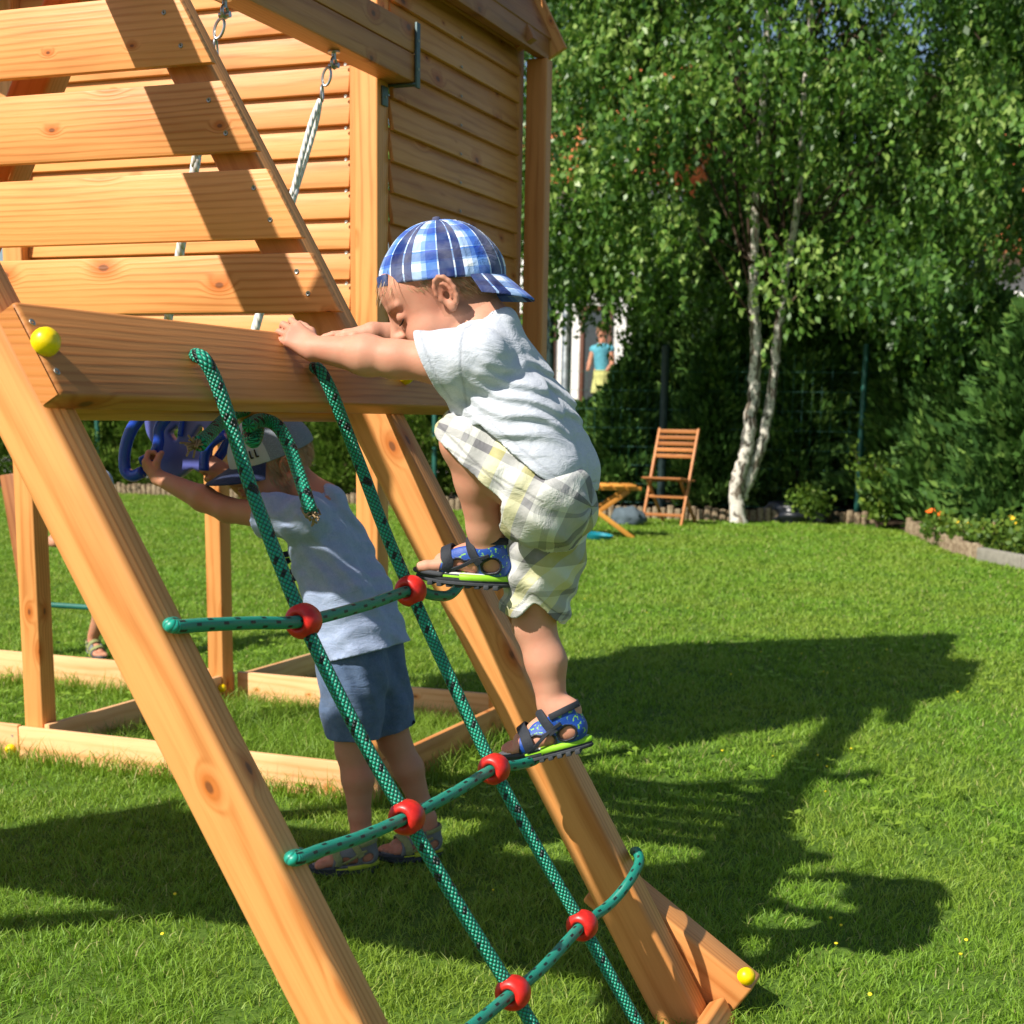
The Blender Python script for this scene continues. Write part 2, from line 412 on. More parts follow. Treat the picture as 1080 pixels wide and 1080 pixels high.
edging([e for e in EDGE if -1.64 <= e[0] <= -.79], 'log_edging', 'short curved row of logs beside the orange flowers', h=.12)
m = MB(); E2 = [e for e in EDGE if e[0] >= -.8]
for (x0, y0), (x1, y1) in zip(E2[:-1], E2[1:]): m.beam((x0, y0, .04), (x1, y1, .04), .06, .12, bevel=.008)
tag(m.build('concrete_kerb', plain('grey_concrete_kerb', (.26, .24, .20), .9, .2, bumps=.002)), 'grey concrete kerb of the flower bed at the right edge', 'kerb')

# ================================================================== FOLIAGE
def leafmat(name, stops, trans=.35, rough=.5, tcol=(.22, .36, .03), spec=.35):
    s = NT(name); v = s.attr('bt', 'Fac'); c = s.ramp(v, stops)
    b = s.n('BsdfPrincipled'); s.set(b.inputs['Base Color'], c); s.set(b.inputs['Roughness'], rough); s.set(b.inputs['Specular IOR Level'], spec)
    t = s.n('BsdfTranslucent'); s.set(t.inputs[0], s.mix(.45, c, tcol))
    mx = s.n('MixShader', i_0=trans); s.t.links.new(b.outputs[0], mx.inputs[1]); s.t.links.new(t.outputs[0], mx.inputs[2]); s.t.links.new(mx.outputs[0], s.out.inputs[0])
    return s.m
M['birch_leaf'] = leafmat('birch_leaf', [(0, (.026, .080, .014)), (.5, (.078, .185, .028)), (.85, (.165, .31, .05)), (1, (.32, .45, .11))], .38, .42, spec=.5)
M['conifer'] = leafmat('conifer_spray', [(0, (.030, .080, .018)), (.6, (.088, .19, .036)), (1, (.20, .32, .065))], .2, .6, (.06, .14, .03), .2)
M['thuja'] = leafmat('hedge_spray', [(0, (.05, .10, .014)), (.6, (.12, .20, .028)), (1, (.22, .30, .05))], .3, .6, (.15, .28, .03), .2)
M['shrub'] = leafmat('shrub_leaf', [(0, (.05, .11, .02)), (.6, (.13, .23, .03)), (1, (.28, .36, .05))], .35, .5)
s = NT('birch_bark'); g_ = s.attr('gc'); gx, gy, gz = s.sep(g_)
rings = s.noise(s.comb(s.math('MULTIPLY', gx, 26), s.math('MULTIPLY', gy, 1.6), s.math('MULTIPLY', gz, 1.6)), 1., 3)
patch = s.noise(s.comb(s.math('MULTIPLY', gx, 5), gy, gz), 1., 4)
low = s.attr('bt', 'Fac')
c = s.mix(s.smooth(rings, .55, .61), (.66, .62, .55), (.10, .08, .06))
c = s.mix(s.smooth(patch, .53, .60), c, (.06, .045, .035))
M['bark_birch'] = s.bsdf(s.mix(s.smooth(s.noise(g_, 3, 3), .4, .7, 0, .5), c, (.45, .38, .28)), .8, .2, s.bump(patch, .5, .01))
M['bark'] = plain('brown_bark', (.10, .065, .04), .9, .1, bumps=.004, bscale=30, var=.3)
M['twig'] = plain('dark_twig', (.07, .045, .03), .8, .2)

def leaf_cloud(name, P, D, S, mat, parent, col=None, asp=.62, flat=False):
    """P positions, D leaf axis, S size -> folded diamond leaves"""
    n = len(P); D = D/np.linalg.norm(D, axis=1)[:, None]
    rd = rng.normal(size=(n, 3)); sd_ = np.cross(D, rd); sd_ /= np.linalg.norm(sd_, axis=1)[:, None]
    nn = np.cross(sd_, D)
    S = S[:, None]
    V = np.stack([P, P+D*S*.45+sd_*S*asp*.5+nn*S*.08, P+D*S, P+D*S*.45-sd_*S*asp*.5+nn*S*.08], 1).reshape(-1, 3)
    i = (np.arange(n)*4)[:, None]
    F = i+np.array([0, 1, 2, 3])
    if col is None: col = rng.beta(2, 2, n)
    return fast_mesh(name, V, F, mat, {'bt': ('FLOAT', np.repeat(col, 4))}, parent=parent)

# ---- birch
GAPS = [(588, 640, 322, 420), (1036, 1066, 240, 320), (700, 712, 60, 90)]   # openings in the crowns through which the houses show
def projx(c_):
    v = Vector(c_)-CAM; z = v.dot(_f2); return (540+1562*v.dot(_r2)/z, 746-1562*v.dot(_u3)/z)
def birch(loc, trunks, crown, nclus, label, seed, strands=30, lpm=34, clear=None, lsize=(.052, .092)):
    global rng
    rng = np.random.default_rng(seed); random.seed(seed)
    root = thing('birch_tree', label, 'birch tree', loc)
    ends = []
    for pts, r0 in trunks:
        m = MB(); P = catmull([Vector(p) for p in pts], 8)
        for q in range(len(P)): P[q] = P[q] + Vector((rng.normal(0, .008), rng.normal(0, .008), 0))
        m.tube(P, [r0*(1-.72*i/len(P))*(1+.35*math.exp(-i/2.5)) for i in range(len(P))], 12)
        m.build('trunk', 'bark_birch', root, angle=0); ends.append(P)
    cx_, cy_, cz, rx, ry, rz = crown
    # clusters spread in the crown shell and volume
    Cc = []
    while len(Cc) < nclus:
        q = rng.normal(size=3); q /= np.linalg.norm(q); rr = rng.uniform(.35, 1)**.55; q *= rr*(1+.12*math.sin(q[0]*7+seed)+.1*math.sin(q[1]*9))
        c_ = np.array([cx_+q[0]*rx, cy_+q[1]*ry, cz+q[2]*rz])
        if clear and clear(c_): continue
        if any(a-14 < projx(c_)[0] < b+14 and c-30 < projx(c_)[1] < d for a, b, c, d in GAPS): continue
        if seed == 11 and -3.7 < c_[0] < -2.7 and c_[2] < 3.7 and c_[1] < 15.0 and rng.random() < .72: continue
        Cc.append(c_)
    lm = MB(); P = []; D = []; CV = []
    for c_ in Cc:
        tr = ends[rng.integers(len(ends))]; k = min(len(tr)-1, int(len(tr)*rng.uniform(.45, .98))); a = tr[k]
        e = Vector(c_); 
        if rng.random() < .14:
            mid = (a+e)/2+Vector((0, 0, .25*(e-a).length*rng.uniform(.2, .9)))
            lm.tube(catmull([a, mid, e], 4), [.014, .008, .004], 5, cap=False)
        tint = rng.uniform(-.36, .34)
        for sidx in range(strands):
            st = c_+rng.normal(0, [.23, .23, .13]); ln = rng.uniform(.12, .34)*rng.choice([1, 1, 1.8, 2.6]); out = (st-np.array([cx_, cy_, cz])); out[2] = 0; out /= (np.linalg.norm(out)+.1)
            tt = np.arange(0, ln, 1/lpm); tt = tt+rng.uniform(0, .02, len(tt))
            swing = rng.uniform(.05, .32); wob = rng.normal(0, .05, 2)
            pp = st[None]+np.stack([out[0]*swing*np.sqrt(tt)+wob[0]*tt, out[1]*swing*np.sqrt(tt)+wob[1]*tt, -tt+.1*np.sqrt(tt)], 1)
            pp += rng.normal(0, .022, pp.shape)
            P.append(pp); dd = rng.normal(0, .6, pp.shape); dd[:, 2] -= .9; D.append(dd)
            CV.append(np.clip(rng.beta(2, 2.2, len(pp))+tint+.1*(1-tt/ln), 0, 1))
    P = np.concatenate(P); D = np.concatenate(D); CV = np.concatenate(CV)
    k = P[:, 2] > .5; P = P[k]; D = D[k]; CV = CV[k]
    leaf_cloud('leaves', P, D, rng.uniform(*lsize, len(P)), 'birch_leaf', root, CV)
    lm.build('branches', 'twig', root, angle=0)
    print('birch leaves', len(P)); return root
def q(x, y, Y): return tuple(onY(x, y, Y))
Yb = 14.5
base = onZ(778, 552)
def tp(lst, Y): return [tuple(Vector(q(x, y, Y))-Vector((0, 0, 0))) for x, y in lst]
tA = tp([(779, 556), (776, 520), (786, 480), (793, 430), (797, 380), (795, 320), (795, 270), (800, 180), (806, 80), (812, -80), (815, -260)], base.y)
tB = tp([(780, 525), (794, 496), (807, 455), (815, 400), (821, 350), (829, 290), (842, 200), (850, 80), (860, -60), (870, -220)], base.y+.08)
def clr(c_):
    # the crown's ragged lower edge, higher in the middle-left, dipping right of the trunks
    x = c_[0]; z = c_[2]
    base_ = np.interp(x, [-6.2, -5.1, -4.4, -3.8, -3.5, -3.2, -2.8, -2.5, -1.4, -.5, 1], [2.5, 2.15, 2.1, 2.2, 2.7, 2.9, 2.6, 1.8, 1.7, 2.2, 2.4])
    return z < base_+.15
birch((base.x, base.y, 0), [(tA, .078), (tB, .062)], (-3.1, 14.6, 4.4, 3.3, 2.0, 3.4), 300, 'tall white barked birch with twin trunks and weeping leaves behind the lawn', 11, clear=clr)
# further birch to the left, partly behind the tower, and one to the right
tC = [(-7.2, 17.5, 0), (-7.15, 17.5, 2), (-7.0, 17.4, 4), (-6.8, 17.3, 6.5)]
birch((-7.2, 17.5, 0), [(tC, .09)], (-6.3, 17.2, 5.0, 2.6, 1.6, 2.9), 110, 'birch behind the tower roof, its leaves showing beside the house wall', 21, strands=26, clear=lambda c_: c_[2] < 2.9, lsize=(.055, .09))
tD = [(.35, 17.6, 0), (.4, 17.6, 2), (.3, 17.5, 4), (.35, 17.4, 6)]
birch((.35, 17.6, 0), [(tD, .08)], (-.2, 17.2, 4.6, 1.9, 1.5, 2.7), 90, 'smaller leafy birch at the right edge behind the conifers', 31, strands=26, clear=lambda c_: c_[2] < 2.6 or (c_[2] < 3.8 and c_[0] > -.65 and c_[0] < .2), lsize=(.055, .09))

# ---- conifers, one object each
def conifer(x, y, h, r, label, mat='conifer', seed=0, n=9000, name='conifer_shrub', cat='conifer', group=None, size=(.05, .12), shape=.7):
    global rng
    rng = np.random.default_rng(seed)
    root = thing(name, label, cat, (x, y, 0), group)
    m = MB(); m.tube([(x, y, 0), (x+.02, y, h*.5), (x, y+.01, h*.94)], [.05, .03, .008], 8); m.build('trunk', 'bark', root, angle=0)
    t = rng.random(n)**.85; a = rng.uniform(0, 2*PI, n)
    lob = 1+.22*np.sin(a*5+t*14+seed)+.20*np.sin(a*3-t*27+seed)+.12*np.sin(a*9+t*50)
    prof = np.clip((1-t)**shape, 0, 1)*np.clip(.55+t*4, 0, 1)
    rr = r*prof*lob*np.sqrt(rng.uniform(.22, 1.05, n))
    P = np.stack([x+np.cos(a)*rr, y+np.sin(a)*rr, .06+t*h*(1+.03*rng.normal(size=n))], 1)
    D = np.stack([np.cos(a), np.sin(a), rng.uniform(.2, 1.6, n)], 1)+rng.normal(0, .35, (n, 3))
    P[:, 2] = np.maximum(P[:, 2]-rr*.12*0, .03)
    leaf_cloud('foliage', P, D, rng.uniform(*size, n), mat, root, np.clip(rng.beta(2, 2.5, n)+.15*np.sin(a*4+t*9), 0, 1), asp=.42)
    return root
cons = [  # px, depth Y, top px y, radius
    (662, 16.2, 398, .55, 'dark conifer beside the folding table, left of the wooden chair'),
    (615, 16.6, 440, .42, 'narrow dark conifer half hidden behind the climbing boy'),
    (756, 16.0, 372, .55, 'dark conifer between the wooden chair and the birch trunks'),
    (700, 16.9, 425, .42, 'low dark conifer directly behind the wooden chair'),
    (800, 17.0, 350, .6, 'dark conifer seen between and behind the two birch trunks'),
    (848, 16.4, 340, .75, 'dark conifer just right of the birch trunks'),
    (905, 17.6, 320, .75, 'shaded conifer behind the thin green fence post'),
    (940, 16.6, 350, .6, 'dark conifer left of the orange flowers'),
    (985, 15.9, 342, .75, 'broad dark conifer behind the orange flowers'),
    (1046, 14.6, 335, .82, 'large conifer at the right edge above the flower bed'),
    (1110, 13.4, 320, .8, 'conifer cut off by the right edge of the photo'),
]
for i, (px, Y, ty, r_, lab) in enumerate(cons):
    b_ = onY(px, ty, Y); conifer(b_.x, b_.y, b_.z*1.02, r_, lab, seed=50+i, n=int(15000*r_/.6), group='dark conifers behind the lawn', shape=.6, size=(.05, .15))
back = [(706, 19.2, 262, .62, 'tall dark tree standing between the white house and the birch'), (752, 19.4, 215, .72, 'tall dark tree behind the folding chair, seen through the birch leaves'),
        (800, 19.0, 120, 1.0, 'tall dark tree straight behind the birch trunks'), (842, 19.6, 70, 1.2, 'tall dark tree right of the birch trunks, high behind the crown'),
        (915, 19.2, 60, 1.2, 'tall dark tree behind the thin green fence post'), (985, 19.5, 110, 1.1, 'tall dark tree behind the orange flowers, left of the far right house')]
for i, (px, Y, ty, r_, lab) in enumerate(back):
    b_ = onY(px, ty, Y); conifer(b_.x, b_.y, b_.z, r_, lab, ('conifer', 'thuja')[i % 2], seed=150+i, n=24000, name='dark_tree', cat='tree', group='dark trees behind the birch', shape=.45, size=(.07, .16))
hed = [(10, 15.7, 410, .8, 'hedge shrub behind the left tower post'), (-70, 15.7, 405, .8, 'hedge shrub cut off by the left edge of the photo'), (95, 15.6, 415, .75, 'hedge shrub farthest left, seen past the slanted leg'), (165, 15.9, 405, .8, 'hedge shrub behind the green fence post and blue swing'),
       (240, 15.6, 420, .75, 'hedge shrub between the blue swing and the boy in the grey cap'), (318, 15.8, 400, .8, 'hedge shrub behind the grey cap'),
       (365, 15.5, 410, .6, 'hedge shrub left of the front tower post'), (445, 15.9, 405, .7, 'hedge shrub between the tower post and the climbing boy'),
       (520, 16.2, 405, .7, 'hedge shrub hidden behind the climbing boy')]
for i, (px, Y, ty, r_, lab) in enumerate(hed):
    b_ = onY(px, ty, Y); conifer(b_.x, b_.y, b_.z, r_, lab, 'thuja', 80+i, 15000, 'hedge_shrub', 'shrub', 'green hedge shrubs beyond the lawn', (.04, .10), .42)

# ---- small leafy shrubs and flowers in the bed
def shrub(x, y, h, r, label, n=900, seed=0, mat='shrub', flowers=None, name='leafy_shrub', size=(.03, .07)):
    global rng
    rng = np.random.default_rng(seed); root = thing(name, label, 'plant', (x, y, 0))
    m = MB(); P = []
    for i in range(9):
        e = Vector((x+rng.normal(0, r*.5), y+rng.normal(0, r*.5), h*rng.uniform(.6, 1))); m.tube(catmull([Vector((x, y, 0)), (Vector((x, y, 0))+e)/2+Vector((0, 0, .05)), e], 3), [.008, .003], 5, cap=False)
        k = n//9; t = rng.uniform(.25, 1, k)[:, None]; P.append(np.array([x, y, 0])*(1-t)+np.array(e)*t+rng.normal(0, r*.22, (k, 3)))
    m.build('stems', 'twig', root, angle=0); P = np.concatenate(P); P[:, 2] = np.maximum(P[:, 2], .02)
    D = rng.normal(0, .6, P.shape); D[:, 2] += .3
    leaf_cloud('leaves', P, D, rng.uniform(*size, len(P)), mat, root, asp=.7)
    if flowers:
        for i in range(flowers[1]):
            fm = MB()
            z = h*rng.uniform(.75, 1.1); c_ = Matrix.Translation((x+rng.normal(0, r*.5), y+rng.normal(0, r*.5), z)) @ Matrix.Rotation(rng.uniform(.2, 1.2), 4, 'X')
            rr = flowers[2]*rng.uniform(.7, 1.2)
            for j in range(7):
                a = j*2*PI/7; t_ = Vector((math.cos(a), math.sin(a), .3)); u_ = Vector((-math.sin(a), math.cos(a), 0))
                fm.add([c_ @ v for v in (Vector((0, 0, 0)), t_*rr*.6+u_*rr*.35, t_*rr, t_*rr*.6-u_*rr*.35)], [(0, 1, 2, 3)])
            fm.lathe([(0, 0), (rr*.3, .002), (rr*.2, rr*.25), (0, rr*.3)], c_, 7); fm.build('flower', flowers[0], root, smooth=False)
    return root
M['petal_orange'] = plain('orange_petal', (.85, .16, .02), .6, .2); M['petal_yellow'] = plain('yellow_bloom', (.85, .55, .03), .6, .2); M['petal_pink'] = plain('pink_bloom', (.75, .30, .35), .6, .2)
def at(px, py): p = onZ(px, py); return p.x, p.y
for i, (px, py, h, r_, fl_, lab) in enumerate([
    (925, 558, .75, .22, None, 'pale leafed shrub standing before the shaded conifer'),
    (968, 560, .42, .2, None, 'low green shrub left of the orange flowers'),
    (985, 572, .24, .13, ('petal_orange', 5, .034), 'plant with bright orange flowers by the log edging'),
    (1008, 578, .2, .17, ('petal_yellow', 6, .024), 'low plant with yellow flowers right of the orange ones'),
    (1036, 584, .22, .2, ('petal_pink', 3, .022), 'low plant with a few pink flowers'),
    (1062, 586, .26, .22, ('petal_yellow', 5, .024), 'yellow flowering plant at the right end of the bed'),
    (1085, 590, .26, .2, ('petal_yellow', 3, .024), 'low plant cut off by the right edge of the photo'),
    (855, 552, .35, .2, None, 'small dark shrub left of the black sack'),
    (1020, 562, .5, .25, None, 'green shrub behind the yellow flowers'),
    (1065, 560, .62, .28, None, 'taller green shrub behind the bed at the right edge')]):
    x, y = at(px, py); shrub(x, y, h, r_, lab, 1100 if fl_ else 1500, 200+i, flowers=fl_, name='flower_plant' if fl_ else 'leafy_shrub')
# black sack in the bed
m = MB(); x, y = at(843, 551); bm = bmesh.new(); bmesh.ops.create_icosphere(bm, subdivisions=4, radius=1)
for v in bm.verts:
    d = v.co.copy(); k = 1+.16*math.sin(d.x*6+d.y*4)+.1*math.sin(d.y*13+d.z*9)+.06*math.sin(d.x*21-d.z*15)
    v.co = Vector((d.x*.36*k, d.y*.2*k, max(-.02, d.z*.17*k+.05)))
m.add([v.co+Vector((x, y, 0)) for v in bm.verts], [[v.index for v in f.verts] for f in bm.faces]); bm.free()
tag(m.build('plastic_sack', plain('black_plastic_film', (.012, .014, .02), .35, .5, bumps=.004, bscale=40), angle=0), 'crumpled black plastic sack lying at the lawn edge by the birch', 'sack')
# ================================================================== THE NEIGHBOUR'S SIDE
M['plaster'] = plain('white_plaster', (.74, .73, .70), .9, .2, bumps=.002, bscale=30, var=.05)
M['glass'] = plain('dark_window_glass', (.03, .04, .05), .08, .6)
M['frame_brown'] = plain('brown_window_frame', (.12, .05, .03), .5, .3)
s = NT('orange_roof_tile'); p = s.pos(); x_, y_, z_ = s.sep(p)
tw = s.math('SINE', s.math('MULTIPLY', x_, 26.)); th = s.math('FRACT', s.math('MULTIPLY', z_, 4.))
nn = s.noise(p, 3, 3)
M['tile'] = s.bsdf(s.mix(s.smooth(nn, .3, .7), (.42, .11, .04), (.58, .19, .07)), .8, .2, s.bump(s.math('ADD', tw, th), .8, .03))
def house(x0, x1, Y, depth, zt, ridge, wins, name, label, seed=0):
    r_ = thing(name, label, 'house', ((x0+x1)/2, Y+depth/2, 0))
    MB().box((x1-x0, depth, zt), Matrix.Translation(((x0+x1)/2, Y+depth/2, zt/2)), .01).build('wall', 'plaster', r_)
    m = MB(); ym = Y+depth/2
    for a, b in (((Y-.5), ym), ((Y+depth+.5), ym)):
        P = [Vector((x0-.4, a, zt-.15)), Vector((x1+.4, a, zt-.15)), Vector((x1+.4, b, ridge)), Vector((x0-.4, b, ridge))]
        m.add([*P, *[v+Vector((0, 0, .16)) for v in P]], [(0, 1, 2, 3), (4, 5, 6, 7), (0, 1, 5, 4), (1, 2, 6, 5), (2, 3, 7, 6), (3, 0, 4, 7)])
    m.build('roof', 'tile', r_, smooth=False)
    for (wx, wz, ww, wh) in wins:
        f = MB()
        for dx, dz, lx, lz in ((-ww/2, 0, .07, wh+.07), (ww/2, 0, .07, wh+.07), (0, -wh/2, ww-.07, .07), (0, wh/2, ww-.07, .07)):
            f.box((lx, .08, lz), Matrix.Translation((wx+dx, Y-.02, wz+dz)), .004)
        fo = f.build('window', 'frame_brown', r_)
        MB().box((ww-.06, .02, wh-.06), Matrix.Translation((wx, Y-.012, wz)), 0).build('pane', 'glass', fo)
    return r_
def X_(px, Y): return onY(px, 440, Y).x
house(X_(540, 25), X_(668, 25), 25, 7, 5.0, 7.6, [(X_(563, 25), 1.9, .7, 1.7), (X_(627, 25), 1.85, .5, 2.0), (X_(600, 25), 4.0, .9, 1.0)], 'white_house', 'white plastered house beyond the garden, seen between the tower and the conifers')
house(X_(1030, 27), X_(1215, 27), 27, 8, 3.9, 6.6, [(X_(1090, 27), 2.3, 1.2, 1.3)], 'white_house', 'white house with orange tiled roof behind the birch at the right edge')
# terrace wall with railing and a person standing on it
tx0, tx1, ty = X_(585, 22), X_(700, 22), 22.
t = thing('raised_terrace', 'pale raised terrace with a white railing beside the house', 'terrace', ((tx0+tx1)/2, ty+1, 0))
MB().box((tx1-tx0, 2.6, .85), Matrix.Translation(((tx0+tx1)/2, ty+1.3, .425)), .01).build('base', plain('beige_render', (.50, .44, .36), .9, .2), t)
m = MB()
for i in range(24):
    x = tx0+(tx1-tx0)*(i+.5)/24; m.box((.03, .03, .8), Matrix.Translation((x, ty-.03, .52)), .003)
m.box((tx1-tx0, .04, .05), Matrix.Translation(((tx0+tx1)/2, ty-.03, .95)), .004); m.build('railing', plain('white_railing_paint', (.72, .72, .70), .6, .3), t)

# wire fence with green posts
fx = [onY(p_, 440, 15.75).x for p_ in (-60, 131, 300, 470, 600, 708, 914, 1090)]
fr = thing('wire_fence', 'green wire fence with round posts running behind the hedge and conifers', 'fence', (-4, 15.75, 0))
M['fence'] = plain('green_fence_paint', (.015, .10, .075), .45, .4)
M['fence_dark'] = plain('dark_green_post_paint', (.012, .03, .03), .5, .4)
for i, x in enumerate(fx):
    h = 1.75 if i != 4 else 2.25
    MB().lathe([(.028 if i not in (4, 5) else .045, 0), (.028 if i not in (4, 5) else .045, h), (.02, h+.02), (0, h+.02)], Matrix.Translation((x, 15.2 if i == 1 else (15.1 if i == 4 else 15.45), 0)), 10).build('post', 'fence' if i not in (4, 5) else 'fence_dark', fr)
m = MB()
for z in np.arange(.1, 1.7, .2): m.tube([(x, 15.75, z) for x in fx], .0025, 5)
for i in range(len(fx)-1):
    for k in range(int((fx[i+1]-fx[i])/.1)): 
        x = fx[i]+k*.1; m.tube([(x, 15.75, .05), (x, 15.75, 1.7)], .0018, 3)
m.build('wire_mesh', 'fence', fr, angle=0)
# grey pole beside it
tag(MB().lathe([(.055, 0), (.055, 2.6), (.04, 2.63), (0, 2.63)], Matrix.Translation((onY(596, 440, 15.9).x, 15.9, 0)), 12).build('metal_pole', 'steel'), 'grey metal pole in front of the white house wall', 'pole')
# orange parasol and white plastic chair next door
px_ = X_(742, 20); pr_ = thing('parasol', 'orange brown open parasol half hidden by birch leaves', 'parasol', (px_, 20, 0))
MB().lathe([(.025, 0), (.025, 2.65), (0, 2.67)], Matrix.Translation((px_, 20, 0)), 8).build('pole', 'frame_brown', pr_)
m = MB(); vs = [(px_, 20, 2.6)]; n8 = 10
for j in range(n8): a = 2*PI*j/n8; vs.append((px_+.8*math.cos(a), 20+.8*math.sin(a), 2.15))
vs += [(x, y, z-.012) for x, y, z in vs]
m.add(vs, [(0, 1+j, 1+(j+1) % n8) for j in range(n8)]+[(n8+1, n8+2+(j+1) % n8, n8+2+j) for j in range(n8)]+[(1+j, n8+2+j, n8+2+(j+1) % n8, 1+(j+1) % n8) for j in range(n8)])
m.build('canopy', plain('orange_canvas', (.60, .17, .04), .8, .2), pr_, smooth=False)
# blue beach ball by the terrace
bp = onY(699, 402, 19.6)
tag(MB().lathe([(.30*math.sin(a), -.30*math.cos(a)) for a in np.linspace(0, PI, 14)], Matrix.Translation((bp.x, 19.6, bp.z)), 18).build('beach_ball', plain('blue_vinyl', (.03, .22, .62), .3, .5)), 'bright blue ball beyond the fence, left of the white chair', 'ball')
def plastic_chair(x, y, rz, z=0.85):
    t = thing('plastic_chair', 'white plastic garden chair beyond the fence, above the wooden chair', 'chair', (x, y, z))
    mt = Matrix.Translation((x, y, z)) @ Matrix.Rotation(rz, 4, 'Z'); wp = plain('white_plastic', (.75, .75, .73), .4, .4)
    MB().box((.46, .44, .03), mt @ Matrix.Translation((0, 0, .42)), .01).build('seat', wp, t)
    m = MB()
    for k in range(5): m.box((.06, .02, .42), mt @ Matrix.Translation((-.17+k*.085, .21, .64)) @ Matrix.Rotation(-.15, 4, 'X'), .005)
    m.box((.46, .025, .06), mt @ Matrix.Translation((0, .245, .87)), .01); m.build('backrest', wp, t)
    for sx in (-1, 1):
        for sy in (-1, 1): MB().beam(mt @ Vector((sx*.20, sy*.19, .41)), mt @ Vector((sx*.24, sy*.24, 0)), .03, .03).build('leg', wp, t)
    return t
plastic_chair(X_(720, 22.5), 22.5, .5)

# ================================================================== GARDEN FURNITURE
cb = onZ(706, 553); CX, CY = cb.x, cb.y
def folding_chair(x, y, rz, label, mat):
    t = thing('folding_chair', label, 'chair', (x, y, 0)); mt = Matrix.Translation((x, y, 0)) @ Matrix.Rotation(rz, 4, 'Z')
    P = lambda *a: mt @ Vector(a)
    for sx in (-1, 1): MB().beam(P(sx*.2, -.20, 0), P(sx*.2, .17, .91), .022, .038, up=P(0, -1, 0)-P(0, 0, 0)).build('side_rail', mat, t)
    for sx in (-1, 1): MB().beam(P(sx*.168, -.19, .435), P(sx*.168, .27, 0), .02, .036, up=P(0, -1, 0)-P(0, 0, 0)).build('rear_leg', mat, t)
    m = MB()
    for k in range(5):
        z = .885-.058*k; yy_ = -.2+.37*z/.91
        m.beam(P(-.188, yy_-.012, z), P(.188, yy_-.012, z), .012, .036, up=(0, 0, 1))
    m.build('backrest', mat, t)
    m = MB()
    for k in range(6): m.beam(P(-.2, -.23+k*.066, .45-.006*k), P(.2, -.23+k*.066, .45-.006*k), .055, .016, up=(0, 0, 1))
    m.beam(P(-.15, -.22, .432), P(-.15, .12, .41), .02, .02); m.beam(P(.15, -.22, .432), P(.15, .12, .41), .02, .02)
    m.build('seat', mat, t)
    for z in (.10, .27): MB().beam(P(-.19, -.2+.37*z/.91, z), P(.19, -.2+.37*z/.91, z), .016, .028, up=(0, 0, 1)).build('stretcher', mat, t)
    return t
folding_chair(CX, CY, R(-6), 'slatted wooden folding chair standing on the lawn before the conifers', 'teak')
tb = onZ(640, 566)
t = thing('folding_table', 'low orange oiled folding table with crossed legs behind the climbing boy', 'table', (tb.x, tb.y, 0))
mt = Matrix.Translation((tb.x-.1, tb.y, 0)) @ Matrix.Rotation(R(24), 4, 'Z'); P = lambda *a: mt @ Vector(a)
m = MB()
for k in range(7): m.beam(P(-.36+k*.105, -.22, .44), P(-.36+k*.105, .22, .44), .085, .016, up=(0, 0, 1))
m.build('table_top', 'teak_light', t)
for sy in (-1, 1):
    MB().beam(P(-.36, sy*.17, .418), P(.36, sy*.17, .418), .02, .032).build('top_rail', 'teak_light', t)
    MB().beam(P(-.26, sy*.195, .40), P(.30, sy*.195, 0), .02, .038, up=(0, 0, 1)).build('leg', 'teak_light', t)
    MB().beam(P(.26, sy*.15, .40), P(-.30, sy*.15, 0), .02, .038, up=(0, 0, 1)).build('leg', 'teak_light', t)
m = MB(); m.beam(P(.24, -.2, .045), P(.24, .2, .045), .03, .02); m.beam(P(-.24, -.15, .045), P(-.24, .15, .045), .03, .02); m.build('stretcher', 'teak_light', t)
x, y = at(630, 569)
tag(MB().lathe([(0, .004), (.10, .004), (.125, .035), (.13, .05), (.118, .05), (.095, .02), (0, .016)], Matrix.Translation((x, y, 0)) @ Matrix.Rotation(.12, 4, 'Y'), 24).build('sand_toy_dish', plain('teal_toy_plastic', (.01, .22, .28), .35, .5)), 'teal plastic dish lying on the grass beside the folding table', 'toy')
x, y = at(650, 556); m = MB(); bm = bmesh.new(); bmesh.ops.create_icosphere(bm, subdivisions=3, radius=1)
for v in bm.verts:
    d = v.co; k = 1+.12*math.sin(d.x*7+d.y*5)+.1*math.sin(d.z*9+d.y*8); v.co = Vector((d.x*.17*k, d.y*.12*k, max(0, d.z*.11*k+.06)))
m.add([v.co+Vector((x, y+.35, 0)) for v in bm.verts], [[v.index for v in f.verts] for f in bm.faces]); bm.free()
tag(m.build('cloth_bag', plain('grey_blue_canvas', (.09, .12, .14), .9, .2, bumps=.003, bscale=50), angle=0), 'slumped grey blue bag on the grass behind the folding table', 'bag')

# ================================================================== PLAY SET
AL = R(59.6); NX, NZ = math.sin(AL), math.cos(AL); N3 = Vector((NX, 0, NZ)); D3 = Vector((math.cos(AL), 0, -math.sin(AL)))
CC = -.461; LW = .077
def crease(z, off=0.): return (CC+off-NZ*z)/NX
def onP(x, y, off=0.):
    d = ray(x, y); return CAM + d*((CC+off-CAM.dot(N3))/d.dot(N3))
PS = thing('wooden_play_set', 'honey coloured wooden play tower with sandpit frame, swing beam and slanted climbing frame', 'play set', (-1.7, 2.8, 0))
def leg(y0, y1, ztop, mirror=False):
    yc = (y0+y1)/2; a = Vector((crease(-.03), yc, -.03))-N3*LW/2; b = Vector((crease(ztop), yc, ztop))-N3*LW/2
    if mirror:
        xm = crease(1.93)-.03
        a.x = 2*xm-a.x; b.x = 2*xm-b.x
    return MB().beam(a, b, y1-y0, LW, up=N3 if not mirror else Vector((-NX, 0, NZ)), bevel=.008, seg=3, goff=(3.2+y0, 1.1, 2.3), bt=.62 if y0 < 2 else .45)
